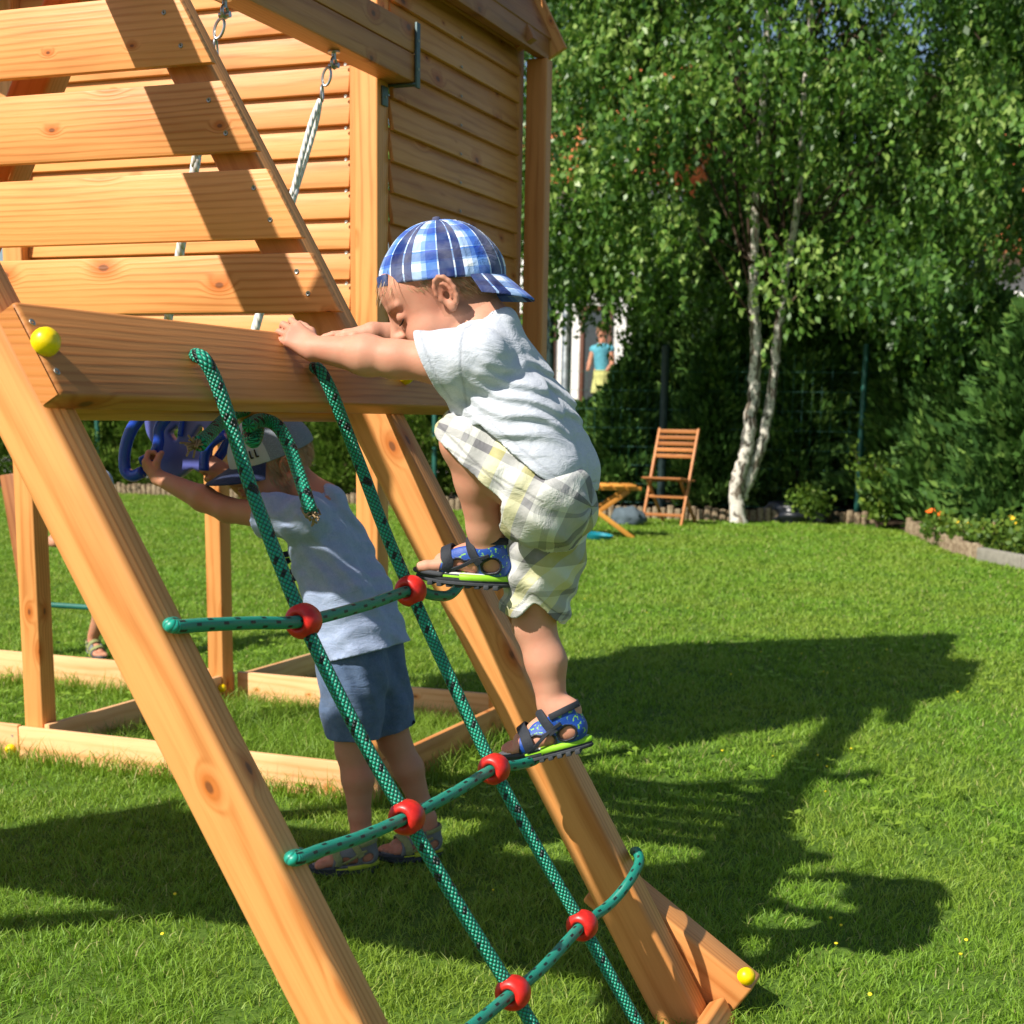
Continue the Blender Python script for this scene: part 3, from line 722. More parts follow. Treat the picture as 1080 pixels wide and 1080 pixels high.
YN0, YN1, YF0, YF1 = 1.40, 1.458, 2.28, 2.342
leg(YN0, YN1, 2.10).build('slanted_leg', 'wood', PS)
leg(YF0, YF1, 2.10).build('slanted_leg', 'wood', PS)
leg(YN1+.003, YN1+.06, 2.12, True).build('slanted_leg', 'wood', PS)
leg(YF1+.003, YF1+.06, 2.12, True).build('slanted_leg', 'wood', PS)
# top cross beams, front (outer) and back plank
def splank(z0, z1, off0, off1, y0, y1, name='cross_beam', bt=.35, mat='wood', go=(8, 3, 1), bev=.006):
    zc = (z0+z1)/2; c_ = Vector((crease(zc), 0, zc))+N3*((off0+off1)/2); W = (z1-z0)/math.sin(AL)
    return MB().beam(c_+Vector((0, y0, 0)), c_+Vector((0, y1, 0)), W, off1-off0, up=N3, bevel=bev, seg=3, goff=go, bt=bt).build(name, mat, PS)
TB = splank(.998, 1.102, .001, .034, 1.392, 2.50, bt=.15, go=(4.35, 3.3, 1))  # low tone paints shade into the outer plank's wood colour
TB2 = splank(1.040, 1.150, -LW-.034, -LW-.001, 1.392, 2.50, bt=.35, go=(14, 2.2, 5))
# orange sawn ends
def cap_end(z0, z1, o0, o1, y):
    P = []
    for z, o in ((z0, o0), (z1, o0), (z1, o1), (z0, o1)): P.append(Vector((crease(z), y, z))+N3*o)
    return P
e_ = MB(); e_.add(cap_end(1.001, 1.099, .005, .030, 1.3895), [(0, 1, 2, 3)]); e_.build('sawn_end', 'endgrain', TB, smooth=False)
# bottom cross beam
q_ = onP(770, 1061, .034); print('bottom beam top', q_)
splank(q_.z-.105, q_.z, .001, .034, .9, q_.y, bt=.5)
splank(q_.z-.105, q_.z, -LW-.034, -LW-.001, 1.0, q_.y-.02, bt=.45)
# ground brace at the foot of the far leg
a_ = onY(803, 1042, 2.36); b_ = onY(640, 905, 2.36)
br = MB().beam(a_+Vector((-.035, .03, -.035)), b_+Vector((-.02, .03, -.05)), .075, .078, up=(0, 0, 1), bevel=.006, seg=3, bt=.35).build('ground_brace', 'wood', PS)
def cap(loc, axis, r, parent):
    z = Vector(axis).normalized(); q = z.to_track_quat('Z', 'Y').to_matrix().to_4x4(); q.translation = Vector(loc)
    prof = [(r*.92, 0), (r*1.0, r*.28), (r*.97, r*.7), (r*.78, r*1.1), (r*.45, r*1.32), (0, r*1.38)]
    m = MB().lathe(prof, q, 20)
    return m.build('bolt_cap', 'yellow', parent, angle=60)
cap(onP(45, 364, .034), N3+Vector((0, -.25, 0)), .0165, TB)
cap(onP(424, 398, .034), N3, .0155, TB)
cap(Vector(a_)+Vector((-.030, -.0, .012)), (.55, -.3, .8), .0155, br)
def screw(loc, axis, parent, r=.0042):
    z = Vector(axis).normalized(); q = z.to_track_quat('Z', 'Y').to_matrix().to_4x4(); q.translation = Vector(loc)
    MB().lathe([(r*.3, -.0005), (r*.35, .0004), (r*.9, .0012), (r, .0008), (r*1.05, -.0005)], q, 12).build('screw', 'screw', parent)
for p_ in ((34, 340), (60, 392)): screw(onP(*p_, .034), N3, TB, .0045)
for p_ in ((318, 330),): pass

# climbing boards across the far frame
YB = YF0-.018
for i, (zb, zt, xr) in enumerate([(1.570, 1.684, -1.408), (1.427, 1.541, -1.335), (1.286, 1.398, -1.257), (1.166, 1.262, -1.18), (1.714, 1.83, -1.50)]):
    # right end sawn parallel to the leg, a little left of its crease
    zc = (zb+zt)/2; h = zt-zb; xe = lambda z: crease(z)+.020
    poly = [(-2.35, -h/2), (xe(zb), -h/2), (xe(zt), h/2), (-2.35, h/2)]
    mt = Matrix(((1, 0, 0, 0), (0, 0, -1, YB), (0, 1, 0, zc), (0, 0, 0, 1)))
    m = MB(); bm = bmesh.new(); vs = [bm.verts.new((x, y, z)) for z in (-.009, .009) for x, y in poly]
    bm.faces.new(vs[:4][::-1]); bm.faces.new(vs[4:])
    for k in range(4): bm.faces.new((vs[k], vs[(k+1) % 4], vs[4+(k+1) % 4], vs[4+k]))
    bmesh.ops.bevel(bm, geom=bm.edges[:], offset=.003, segments=2, profile=.5, affect='EDGES'); bm.verts.index_update()
    go = (random.uniform(0, 40), random.uniform(0, 9), random.uniform(0, 9))
    m.add([mt @ v.co for v in bm.verts], [[v.index for v in f.verts] for f in bm.faces], [(v.co.x+go[0], v.co.y+go[1], v.co.z+go[2]) for v in bm.verts], random.uniform(.6, .95)); bm.free()
    bo = m.build('climbing_board', 'wood', PS)
    for zz in (zb+.03, zt-.03): screw((crease(zz)-.022, YB-.0095, zz), (0, -1, 0), bo)
    for zz in (zb+.03, zt-.03): screw((-2.2, YB-.0095, zz), (0, -1, 0), bo)

# unseen near-frame boards, added and stretched left to shade the lawn
for (zb, zt) in [(1.14+.124*k_, 1.14+.124*k_+.121) for k_ in range(6)]:
    zc = (zb+zt)/2; MB().beam((-3.15, YN0-.012, zc), (crease(zc)-.05, YN0-.012, zc), .018, zt-zb, bevel=.003, bt=random.uniform(.6, .9)).build('climbing_board', 'wood', PS)
MB().beam((-3.1, YN0+.03, 0), (-3.1, YN0+.03, 1.9), .065, .065, up=(1, 0, 0), bevel=.005).build('post', 'wood', PS)  # unseen post, added to carry the lawn-shading boards
# ---- tower
def post(x0, x1, y0, y1, z0, z1, bt=.6, mat='wood'):
    return MB().beam(((x0+x1)/2, (y0+y1)/2, z0), ((x0+x1)/2, (y0+y1)/2, z1), y1-y0, x1-x0, up=(1, 0, 0), bevel=.005, seg=3, bt=bt).build('post', mat, PS)
post(-1.763, -1.700, 3.392, 3.455, 0, 2.45, .75); post(-2.840, -2.775, 3.392, 3.455, 0, 2.45, .6)
post(-2.808, -2.747, 4.300, 4.368, 0, 2.45, .5); post(-1.763, -1.700, 4.300, 4.363, 0, 2.45, .4)
post(-1.683, -1.618, 4.335, 4.385, 0, 2.035, .25)  # tone lowered so the post's shade sits in its colour
MB().beam((-1.776, 3.435, 1.0), (-1.776, 3.435, 2.45), .022, .034, up=(1, 0, 0), bevel=.003).build('corner_batten', 'wood', PS)
def siding(p0, p1, outn, z0, z1, name, tone=(.35, .9)):
    m = MB(); p0 = Vector(p0); p1 = Vector(p1); outn = Vector(outn); z = z0; W = .0735
    while z < z1:
        zz = Vector((0, 0, 1))*W - outn*.013
        up = zz.normalized(); off = outn*.0075
        c0 = p0+Vector((0, 0, z+W/2+.004))+off; c1 = p1+Vector((0, 0, z+W/2+.004))+off
        m.beam(c0, c1, .012, W+.008, up=up, bevel=.0025, bt=random.uniform(*tone)); z += W
    return m.build(name, 'wood', PS)
siding((-2.775, 3.440, 0), (-1.793, 3.440, 0), (0, -1, 0), 1.035, 2.5, 'front_wall')
siding((-1.706, 3.455, 0), (-1.706, 4.300, 0), (1, 0, 0), 1.022, 2.5, 'side_wall', (0, .4))  # darker board tones put this wall's shade into the wood colour
siding((-2.80, 3.455, 0), (-2.80, 4.300, 0), (-1, 0, 0), 1.022, 2.5, 'side_wall')
m = MB()
for k in range(9): m.beam((-2.77, 3.52+k*.095, 1.03), (-1.72, 3.52+k*.095, 1.03), .088, .02)
m.build('platform_floor', 'wood', PS)
# screws in rows on the walls (small bright heads)
for k in range(13):
    z = 1.08+k*.0735
    if k % 1 == 0: screw((-1.80, 3.419, z+.02), (0, -1, .2), PS, .0042)
    screw((-1.683, 3.86, z+.025), (1, 0, .2), PS, .004)
# roof
M['roofwood'] = M['wood_dark']
def roofside(sgn):
    xr = -2.27; xe = xr+sgn*.64; ze = 2.095; zr = 3.33; m = MB(); n_ = 9
    up = Vector((sgn*(zr-ze), 0, .64)).normalized()
    for k in range(n_):
        t0 = (k+.5)/n_; c0 = Vector((xr+(xe-xr)*t0, 3.2, zr+(ze-zr)*t0)); W = math.hypot(.64, zr-ze)/n_+.01
        m.beam(c0, c0+Vector((0, 1.18, 0)), W, .016, up=up, bt=random.uniform(.2, .6))
    m.build('roof_slope', 'wood_dark', PS)
    for y in (3.19, 4.39): MB().beam((xr, y, zr-.045), (xe+sgn*.015, y, ze-.045), .02, .085, up=up, bt=.5).build('barge_board', 'wood', PS)
    for y in (3.42, 4.2): MB().beam((xr, y, zr-.06), (xe, y, ze-.055), .035, .06, up=up, bt=.3).build('rafter', 'wood_dark', PS)
    MB().beam((xe-sgn*.01, 3.2, ze-.03), (xe-sgn*.01, 4.37, ze-.03), .03, .06, bt=.3).build('eave_board', 'wood_dark', PS)
roofside(1); roofside(-1)
m = MB()
for i in range(10):
    z = 2.5+i*.0735; hw = (3.35-z)*.566-.03
    if hw > .05: m.beam((-2.27-hw, 3.44, z+.037), (-2.27+hw, 3.44, z+.037), .012, .08, up=(0, .18, 1), bt=random.uniform(.4, .9))
m.build('gable_wall', 'wood', PS)

# ---- sandpit frame
def pit(p0, p1, th, h=.107, bt=.7, mat='wood_pale'):
    p0 = Vector((*p0, h/2-.005)); p1 = Vector((*p1, h/2-.005))
    return MB().beam(p0, p1, th, h+.01, up=(0, 0, 1), bevel=.003, bt=bt).build('sandpit_board', mat, PS)
f1 = pit((-2.845, 3.379), (-1.69, 3.379), .018, .100, .85); pit((-4.3, 3.360), (-2.848, 3.379), .018, .104, .8)
pit((-1.699, 3.390), (-1.699, 4.41), .018, .110, .35, 'wood')
b1 = pit((-2.745, 4.395), (-1.71, 4.395), .020, .112, .85); pit((-4.4, 4.395), (-2.77, 4.395), .020, .112, .8)
i1 = pit((-2.762, 3.392), (-2.762, 4.384), .018, .110, .45)
pit((-2.755, 4.42), (-2.755, 5.1), .018, .1, .4)
cap((onY(13, 790, 3.370)), (0, -1, 0), .016, f1); cap(onY(388, 831, 3.370), (0, -1, 0), .017, f1); 
cap(Vector((-2.752, 4.29, .07)), (1, -.3, 0), .015, i1)
screw(onY(13, 776, 3.370), (0, -1, 0), f1)

# ---- far net frame behind the post on the left
pa = onY(22, 545, 4.9); pb = onY(50, 692, 4.9)
MB().beam(onY(12, 500, 4.9), onY(50, 720, 4.9), .06, .075, up=(1, 0, 0), bevel=.005, bt=.3).build('slanted_leg', 'wood_dark', PS)
ra = onY(38, 637, 4.9); rb = onY(100, 641, 4.9)
MB().tube([ra, rb], .011, 10).build('rung', plain('green_rung', (.01, .12, .09), .5, .4), PS)
ya = onY(20, 573, 5.6); yb_ = onY(46, 573, 5.6)
MB().tube([ya, yb_], .022, 10).build('hand_grip', 'yellow', PS)

# ---- swing beam: two stacked planks with a steel shoe
SB = MB()
SB.beam((-1.665, 1.36, 1.822), (-1.665, 3.462, 1.822), .07, .064, bevel=.004, seg=2, goff=(2, 2, 2), bt=.05); SB.beam((-1.665, 1.36, 1.888), (-1.665, 3.462, 1.888), .07, .064, bevel=.004, seg=2, goff=(7, 7, 1), bt=.1)  # both planks toned down, shade painted into the beam's wood
SBo = SB.build('swing_beam', 'wood', PS)
m = MB(); m.box((.006, .020, .148), Matrix.Translation((-1.6255, 3.460, 1.852)), .001); m.box((.085, .022, .005), Matrix.Translation((-1.667, 3.460, 1.7862)), .001)
m.box((.005, .03, .045), Matrix.Translation((-1.6965, 3.425, 1.757)), .001)
m.build('steel_shoe', 'bracket', SBo)
for z in (1.82, 1.885): screw((-1.6225, 3.460, z), (1, 0, 0), SBo, .0035)
screw((-1.6935, 3.425, 1.755), (1, 0, 0), SBo, .0035)

# ================================================================== SWING
M['rope_white'] = None
s = NT('white_twisted_rope'); gx, gy, gz = s.sep(s.attr('gc'))
an = s.math('DIVIDE', s.math('ARCTAN2', gz, gy), 2*PI)
tw = s.math('FRACT', s.math('ADD', s.math('MULTIPLY', gx, 55.), s.math('MULTIPLY', an, 3.)))
hh = s.math('SINE', s.math('MULTIPLY', tw, PI))
M['rope_white'] = s.bsdf(s.mix(s.smooth(hh, .1, .7), (.68, .66, .60), (.88, .87, .84)), .8, .2, s.bump(hh, .9, .003))
SW = thing('glider_swing', 'blue plastic glider swing with curved tube handles hanging on white ropes', 'swing', (-1.665, 2.88, 1.79))
def link(m, c_, ax, r=.013, w_=.0028, el=1.5, updir=(0, 0, 1)):
    ax = Vector(ax).normalized(); u = Vector(updir).normalized(); u = (u-ax*u.dot(ax)).normalized(); v = ax.cross(u)
    m.tube([Vector(c_)+u*math.cos(a)*r*el+v*math.sin(a)*r for a in np.linspace(0, 2*PI, 20, endpoint=False)], w_, 7, closed=True)
hk = [Vector((-1.665, 3.108, 1.788)), Vector((-1.665, 2.663, 1.788))]
dn = [Vector(onY(243, 440, 2.98)), Vector(onY(160, 436, 2.86))]
for h_, d_ in zip(hk, dn):
    m = MB(); dr = (d_-h_).normalized()
    m.lathe([(.014, 0), (.014, -.003), (.005, -.004), (.005, -.018)], Matrix.Translation(h_), 14)
    link(m, h_+Vector((0, 0, -.024)), (1, 0, 0), .010, .0035, 1.1)
    m.tube([h_+Vector((-.012, 0, -.030)), h_+Vector((.012, 0, -.030))], .006, 8)
    link(m, h_+dr*.056, (0, 1, 0), .010, .003, 1.9, dr); link(m, h_+dr*.093, (1, .3, 0), .011, .0025, 1.6, dr)
    m.build('hook', 'steel', SW, angle=50)
    st = h_+dr*.108; side = Vector((0, 1, 0)); L = (d_-st).length
    for sg in (-1, 1):
        MB().tube([st, st+dr*.05+side*.010*sg, st+dr*.14+side*.009*sg, st+dr*.22+side*.004*sg], .0062, 10, smooth_k=6).build('rope_loop', 'rope_white', SW, angle=0)
    MB().tube([st+dr*.20, st+dr*(L*.4), st+dr*(L*.5), d_], [.0098]*4, 10, smooth_k=4).build('rope', 'rope_white', SW, angle=0)
# plate with two holes, upright, facing the camera
YP = 2.88
def curveplate(name, outer, holes, th, Y, mat, parent, bev=.006):
    cu = bpy.data.curves.new('c', 'CURVE'); cu.dimensions = '2D'; cu.fill_mode = 'BOTH'; cu.extrude = th/2; cu.bevel_depth = bev; cu.bevel_resolution = 3; cu.resolution_u = 10
    for L in [outer]+holes:
        sp = cu.splines.new('BEZIER'); sp.bezier_points.add(len(L)-1); sp.use_cyclic_u = True
        for b, (px, py) in zip(sp.bezier_points, L):
            v = onY(px, py, Y); b.co = (v.x, v.z, 0); b.handle_left_type = b.handle_right_type = 'AUTO'
    to = bpy.data.objects.new('t', cu); COL.objects.link(to); bpy.context.view_layer.update()
    me = bpy.data.meshes.new_from_object(to.evaluated_get(bpy.context.evaluated_depsgraph_get())); bpy.data.objects.remove(to)
    me.transform(Matrix(((1, 0, 0, 0), (0, 0, -1, Y), (0, 1, 0, 0), (0, 0, 0, 1)))); me.name = name; me.materials.clear(); me.materials.append(M[mat]); me.shade_smooth(); me.set_sharp_from_angle(angle=R(40))
    o = bpy.data.objects.new(name, me); COL.objects.link(o); put_under(o, parent); return o
curveplate('plate', [(160, 428), (200, 420), (245, 425), (243, 448), (222, 470), (215, 495), (205, 492), (186, 502), (172, 497), (166, 470), (158, 452)],
           [[(184, 450), (190, 447), (192, 456), (188, 467), (182, 463), (179, 456)], [(205, 455), (214, 447), (219, 452), (212, 462), (205, 466), (202, 461)]], .012, YP, 'lilac_plastic', SW)
def handle(L, Y, r=.0115, Y2=None):
    P = [onY(x, y, Y if Y2 is None else Y+(Y2-Y)*i/(len(L)-1)) for i, (x, y) in enumerate(L)]
    MB().tube(P, r, 14, smooth_k=6).build('handle', 'blue_plastic', SW, angle=0)
handle([(163, 425), (150, 437), (138, 455), (132, 475), (132, 495), (140, 502), (150, 498)], 2.80, .0135)
handle([(176, 440), (168, 452), (167, 468), (162, 480), (150, 487)], 2.83, .0125)
handle([(215, 496), (216, 480), (222, 468), (236, 458)], 2.84, .0115)
handle([(228, 486), (236, 474), (243, 458), (246, 430)], 2.90, .0115)
handle([(190, 460), (192, 445), (196, 432)], 2.86, .006)

# ================================================================== CLIMBING NET
s = NT('green_braided_rope'); gx, gy, gz = s.sep(s.attr('gc'))
an = s.math('MULTIPLY', s.math('DIVIDE', s.math('ARCTAN2', gz, gy), 2*PI), 8.)
u_ = s.math('MULTIPLY', gx, 128.)
A_ = s.math('ADD', u_, an); B_ = s.math('SUBTRACT', u_, an)
fa = s.math('ABSOLUTE', s.math('SINE', s.math('MULTIPLY', A_, PI))); fb = s.math('ABSOLUTE', s.math('SINE', s.math('MULTIPLY', B_, PI)))
hh = s.math('MULTIPLY', fa, fb)
wn = s.n('TexWhiteNoise', noise_dimensions='2D'); s.set(wn.inputs['Vector'], s.comb(s.math('FLOOR', s.math('MULTIPLY', A_, .5)), s.math('FLOOR', B_), 0.))
blk = s.math('GREATER_THAN', wn.outputs['Value'], .88)
strand = s.noise(s.comb(s.math('MULTIPLY', gx, 900), s.math('MULTIPLY', an, 3), 0.), 1., 2)
c = s.mix(s.smooth(hh, .02, .5), (.003, .060, .040), (.012, .36, .225))
c = s.mix(s.math('MULTIPLY', s.smooth(strand, .5, .8), .5), c, (.05, .50, .34))
c = s.mix(s.math('MULTIPLY', blk, .97), c, (.004, .006, .008))
M['rope'] = s.bsdf(c, .42, .5, s.bump(hh, .9, .0025))
s = NT('green_wrapped_rope'); gx, gy, gz = s.sep(s.attr('gc'))
an = s.math('DIVIDE', s.math('ARCTAN2', gz, gy), 2*PI)
u_ = s.math('ADD', s.math('MULTIPLY', gx, 380.), s.math('MULTIPLY', an, 2.)); hh = s.math('ABSOLUTE', s.math('SINE', s.math('MULTIPLY', u_, PI)))
gu = s.math('MULTIPLY', gx, 34.); ga = s.math('ADD', s.math('MULTIPLY', an, 4.), s.math('MULTIPLY', s.math('MODULO', s.math('FLOOR', gu), 2.), .5))
bx = s.math('MULTIPLY', s.math('LESS_THAN', s.math('FRACT', gu), .38), s.math('LESS_THAN', s.math('FRACT', ga), .30))
c = s.mix(s.smooth(hh, .05, .6), (.006, .14, .10), (.010, .30, .21))
c = s.mix(s.math('MULTIPLY', bx, .95), c, (.004, .007, .010))
M['rope_rung'] = s.bsdf(c, .4, .5, s.bump(hh, .7, .0012))
M['frayed'] = plain('frayed_rope_end', (.35, .24, .14), .9, .1, bumps=.003, bscale=300)

NET = thing('climbing_net', 'green rope climbing net with red ball connectors strung between the slanted legs', 'climbing net', (-1.0, 1.87, .6))
RR = .0083
def P_(x, y, off=.006): return onP(x, y, off)
v1 = [P_(205, 376, .030), P_(208, 375, .044), P_(216, 380, .054), P_(226, 398, .050), P_(238, 430, .040), P_(250, 468, .026), P_(272, 535, .012), P_(320, 655, .004), P_(374, 765, .003), P_(429, 862, .003), P_(485, 957, .003), P_(541, 1047, .003)]
dv = (v1[-1]-v1[-3]).normalized(); v1 += [v1[-1]+dv*.12, v1[-1]+dv*.26]
MB().tube(v1, RR*1.16, 16, smooth_k=7).build('upright_rope', 'rope', NET, angle=0)
v2 = [P_(331, 389, .030), P_(333, 388, .042), P_(339, 393, .050), P_(350, 414, .048), P_(364, 450, .032), P_(382, 496, .016), P_(406, 560, .008), P_(433, 623, .003), P_(477, 720, .003), P_(521, 811, .003), P_(568, 897, .003), P_(614, 976, .003)]
dv = (v2[-1]-v2[-3]).normalized(); v2 += [v2[-1]+dv*.12, v2[-1]+dv*.30]
MB().tube(v2, RR*1.16, 16, smooth_k=7).build('upright_rope', 'rope', NET, angle=0)
def PL(Y, z, off=.004): return Vector((crease(z), Y, z))+N3*off
B = {k: P_(*v, .003) for k, v in dict(b11=(320, 655), b21=(433, 623), b12=(429, 862), b22=(521, 811), b13=(541, 1047), b23=(614, 976)).items()}
r1 = [P_(186, 657, -.012), P_(179, 659, .006), P_(187, 661, .013), P_(215, 659, .010), P_(265, 657, .006), B['b11'], PL(1.88, .731), B['b21'], PL(2.10, .722), PL(2.16, .718), PL(2.24, .738), PL(2.31, .757, -.01)]
r2 = [P_(316, 901, -.012), P_(307, 905, .006), P_(314, 906, .013), P_(335, 898, .010), P_(380, 883, .006), B['b12'], PL(1.86, .477), B['b22'], PL(2.10, .466), PL(2.17, .463), PL(2.24, .478), PL(2.31, .497, -.01)]
r3 = [PL(1.43, .262, -.01), PL(1.44, .262, .012), PL(1.55, .25, .006), B['b13'], P_(575, 1018, .002), B['b23'], P_(642, 955, .012), P_(662, 932, .030), P_(674, 910, .030), P_(672, 899, .016), P_(669, 898, -.01)]
for r_ in (r1, r2, r3): MB().tube(r_, RR, 16, smooth_k=8).build('rung_rope', 'rope_rung', NET, angle=0)
dirs = {'b11': r1[6]-r1[4], 'b21': r1[8]-r1[6], 'b12': r2[6]-r2[4], 'b22': r2[8]-r2[6], 'b13': r3[4]-r3[2], 'b23': r3[6]-r3[4]}
for k, c_ in B.items():
    z = dirs[k].normalized(); q = z.to_track_quat('Z', 'Y').to_matrix().to_4x4(); q.translation = c_
    prof = [(.0088, .0125), (.0095, .0165), (.0130, .0185), (.0175, .0170), (.0215, .0125), (.0238, .006), (.0242, 0), (.0238, -.006), (.0215, -.0125), (.0175, -.0170), (.0130, -.0185), (.0095, -.0165), (.0088, -.0125)]
    MB().lathe(prof, q, 28).build('ball_connector', 'red', NET, angle=0)
# tied rope ends under the beam
K = lambda x, y, o: onP(x, y, -o)
MB().tube([K(262, 405, .10), K(263, 428, .10), K(262, 458, .10), K(268, 466, .09), K(272, 452, .09), K(268, 430, .10)], .0098, 14, smooth_k=6).build('knot', 'rope', NET, angle=0)
e1 = MB().tube([K(259, 432, .08), K(245, 437, .08), K(233, 446, .075), K(221, 458, .07), K(210, 468, .07)], [.0095]*4+[.0115], 14, smooth_k=6).build('rope_end', 'rope', NET, angle=0)
e2 = MB().tube([K(262, 449, .07), K(276, 443, .07), K(292, 449, .06), K(304, 468, .05), K(314, 496, .045), K(322, 521, .04), K(328, 541, .04)], .0105, 14, smooth_k=6).build('rope_end', 'rope', NET, angle=0)
for a_, b_, pa_ in ((K(214, 465, .07), K(202, 472, .07), e1), (K(326, 535, .04), K(331, 547, .04), e2)):
    m = MB()
    for i in range(16):
        o1 = Vector(rng.normal(0, .0045, 3)); o2 = Vector(rng.normal(0, .0062, 3)); m.tube([a_+o1, (a_+b_)/2+o1, b_+o2], .0016, 5)
    m.build('frayed_end', 'frayed', pa_, angle=0)
m = MB(); m.tube([K(262, 431, .10), K(290, 431, .11), K(322, 428, .12)], .006, 10, smooth_k=3); m.build('lashing', 'rope', NET, angle=0)
# ================================================================== PEOPLE (smooth distance-field bodies)
A3 = lambda v: np.array([v[0], v[1], v[2]], dtype=np.float64)
def _cap(p, a, b, ra, rb):
    ab = b-a; L2 = max(1e-12, float(ab @ ab)); q = p-a
    t = np.clip(q @ ab/L2, 0, 1)
    return np.sqrt(np.maximum(0, ((q-t[:, None]*ab)**2).sum(1)))-(ra+(rb-ra)*t)
def _ell(p, c, Rm, r):
    q = (p-c) @ Rm; r = np.asarray(r, float)
    k0 = np.sqrt(((q/r)**2).sum(1)); k1 = np.sqrt(((q/(r*r))**2).sum(1))+1e-9
    return k0*(k0-1)/k1
def smin(a, b, k):
    h = np.clip(.5+.5*(b-a)/k, 0, 1); return b+(a-b)*h-k*h*(1-h)
def smax(a, b, k): return -smin(-a, -b, k)
class SDF:
    def __init__(s): s.ops = []
    def cap(s, a, b, ra, rb=None, k=.012): s.ops.append(('u', 'c', (A3(a), A3(b), ra, ra if rb is None else rb), k)); return s
    def chain(s, pts, rad, k=.012):
        for i in range(len(pts)-1): s.cap(pts[i], pts[i+1], rad[i], rad[i+1], k)
        return s
    def ell(s, c, Rm, r, k=.012, mode='u'): s.ops.append((mode, 'e', (A3(c), np.asarray(Rm, float), r), k)); return s
    def sub(s, a, b, ra, rb=None, k=.006): s.ops.append(('s', 'c', (A3(a), A3(b), ra, ra if rb is None else rb), k)); return s
    def plane(s, c, n, k=.002): s.ops.append(('i', 'p', (A3(c), A3(Vector(n).normalized())), k)); return s   # keep the side behind n
    def fn(s, mode, f, k=.002): s.ops.append((mode, 'f', f, k)); return s
    def __call__(s, p):
        d = np.full(len(p), 1e3)
        for mode, typ, a, k in s.ops:
            if typ == 'c': e = _cap(p, *a)
            elif typ == 'e': e = _ell(p, *a)
            elif typ == 'p': e = (p-a[0]) @ a[1]
            else: e = a(p, d)
            if mode == 'u': d = smin(d, e, k)
            elif mode == 's': d = smax(d, -e, k)
            elif mode == 'i': d = smax(d, e, k)
            else: d = e
        return d
def surface(f, lo, hi, h, name, mat, parent=None, attrs=None, proj=1, slack=1.35):
    lo = np.array(lo, float); hi = np.array(hi, float); B = 8
    nb = np.ceil((hi-lo)/(h*B)).astype(int); n = nb*B+1
    ctr = [lo[i]+(np.arange(nb[i])+.5)*h*B for i in range(3)]
    G = np.stack(np.meshgrid(*ctr, indexing='ij'), -1).reshape(-1, 3); dc = f(G)
    rad = h*B*.866*slack+.004
    act = np.abs(dc) < rad
    V = np.ones(n, np.float32)*1.
    ii = np.stack(np.meshgrid(*[np.arange(k) for k in nb], indexing='ij'), -1).reshape(-1, 3)
    for (i, j, k), d, a in zip(ii, dc, act):
        if d < 0 and not a: V[i*B:i*B+B+1, j*B:j*B+B+1, k*B:k*B+B+1] = -1.
    ai = ii[act]; loc = np.stack(np.meshgrid(*[np.arange(B+1)]*3, indexing='ij'), -1).reshape(-1, 3)
    mask = np.zeros(n, bool)
    for (i, j, k) in ai: mask[i*B:i*B+B+1, j*B:j*B+B+1, k*B:k*B+B+1] = True
    idx = np.argwhere(mask); vals = np.empty(len(idx), np.float32)
    for s0 in range(0, len(idx), 200000): vals[s0:s0+200000] = f(lo+idx[s0:s0+200000]*h)
    V[mask] = vals
    S = V < 0
    m = n-1
    cnt = np.zeros(m, np.int8)
    for a in (0, 1):
        for b in (0, 1):
            for c in (0, 1): cnt += S[a:a+m[0], b:b+m[1], c:c+m[2]]
    cells = np.argwhere((cnt > 0) & (cnt < 8)); N = len(cells)
    idm = np.full(m, -1, np.int32); idm[tuple(cells.T)] = np.arange(N)
    acc = np.zeros((N, 3)); w_ = np.zeros(N)
    cor = [np.array([a, b, c]) for a in (0, 1) for b in (0, 1) for c in (0, 1)]
    for c0 in cor:
        for ax in range(3):
            if c0[ax]: continue
            c1 = c0.copy(); c1[ax] = 1
            v0 = V[tuple((cells+c0).T)]; v1 = V[tuple((cells+c1).T)]; k = (v0 < 0) != (v1 < 0)
            t = v0[k]/(v0[k]-v1[k]); P = cells[k]+c0.astype(float); P[:, ax] += t
            acc[k] += P; w_[k] += 1
    X = lo+acc/w_[:, None]*h
    Fs = []
    for ax in range(3):
        a1, a2 = (ax+1) % 3, (ax+2) % 3
        s0 = [slice(None)]*3; s1 = [slice(None)]*3; s0[ax] = slice(0, -1); s1[ax] = slice(1, None)
        E = S[tuple(s0)] != S[tuple(s1)]; e = np.argwhere(E)
        e = e[(e[:, a1] > 0) & (e[:, a2] > 0) & (e[:, a1] < m[a1]) & (e[:, a2] < m[a2])]
        inside = S[tuple(e.T)]
        q = []
        for d1, d2 in ((-1, -1), (0, -1), (0, 0), (-1, 0)):
            c_ = e.copy(); c_[:, a1] += d1; c_[:, a2] += d2; q.append(idm[tuple(c_.T)])
        q = np.stack(q, 1); q[~inside] = q[~inside][:, ::-1]; Fs.append(q)
    F = np.concatenate(Fs); F = F[(F >= 0).all(1)]
    for _ in range(proj):
        e_ = h*.4; d0 = f(X); g = np.stack([f(X+np.eye(3)[i]*e_)-d0 for i in range(3)], 1)/e_
        g2 = np.maximum((g**2).sum(1), .15); st = np.clip(d0/g2, -h, h); X = X-g*st[:, None]
    at_ = {k: (t_, fn_(X)) for k, (t_, fn_) in (attrs or {}).items()}
    o = fast_mesh(name, X, F, mat, at_, smooth=True, parent=parent)
    return o
def axes(f, u):
    f = Vector(f).normalized(); u = Vector(u); u = (u-f*u.dot(f)).normalized(); l = u.cross(f)   # l = the figure's left
    return f, l, u
def RM(f, l, u): return np.array([A3(f), A3(l), A3(u)]).T

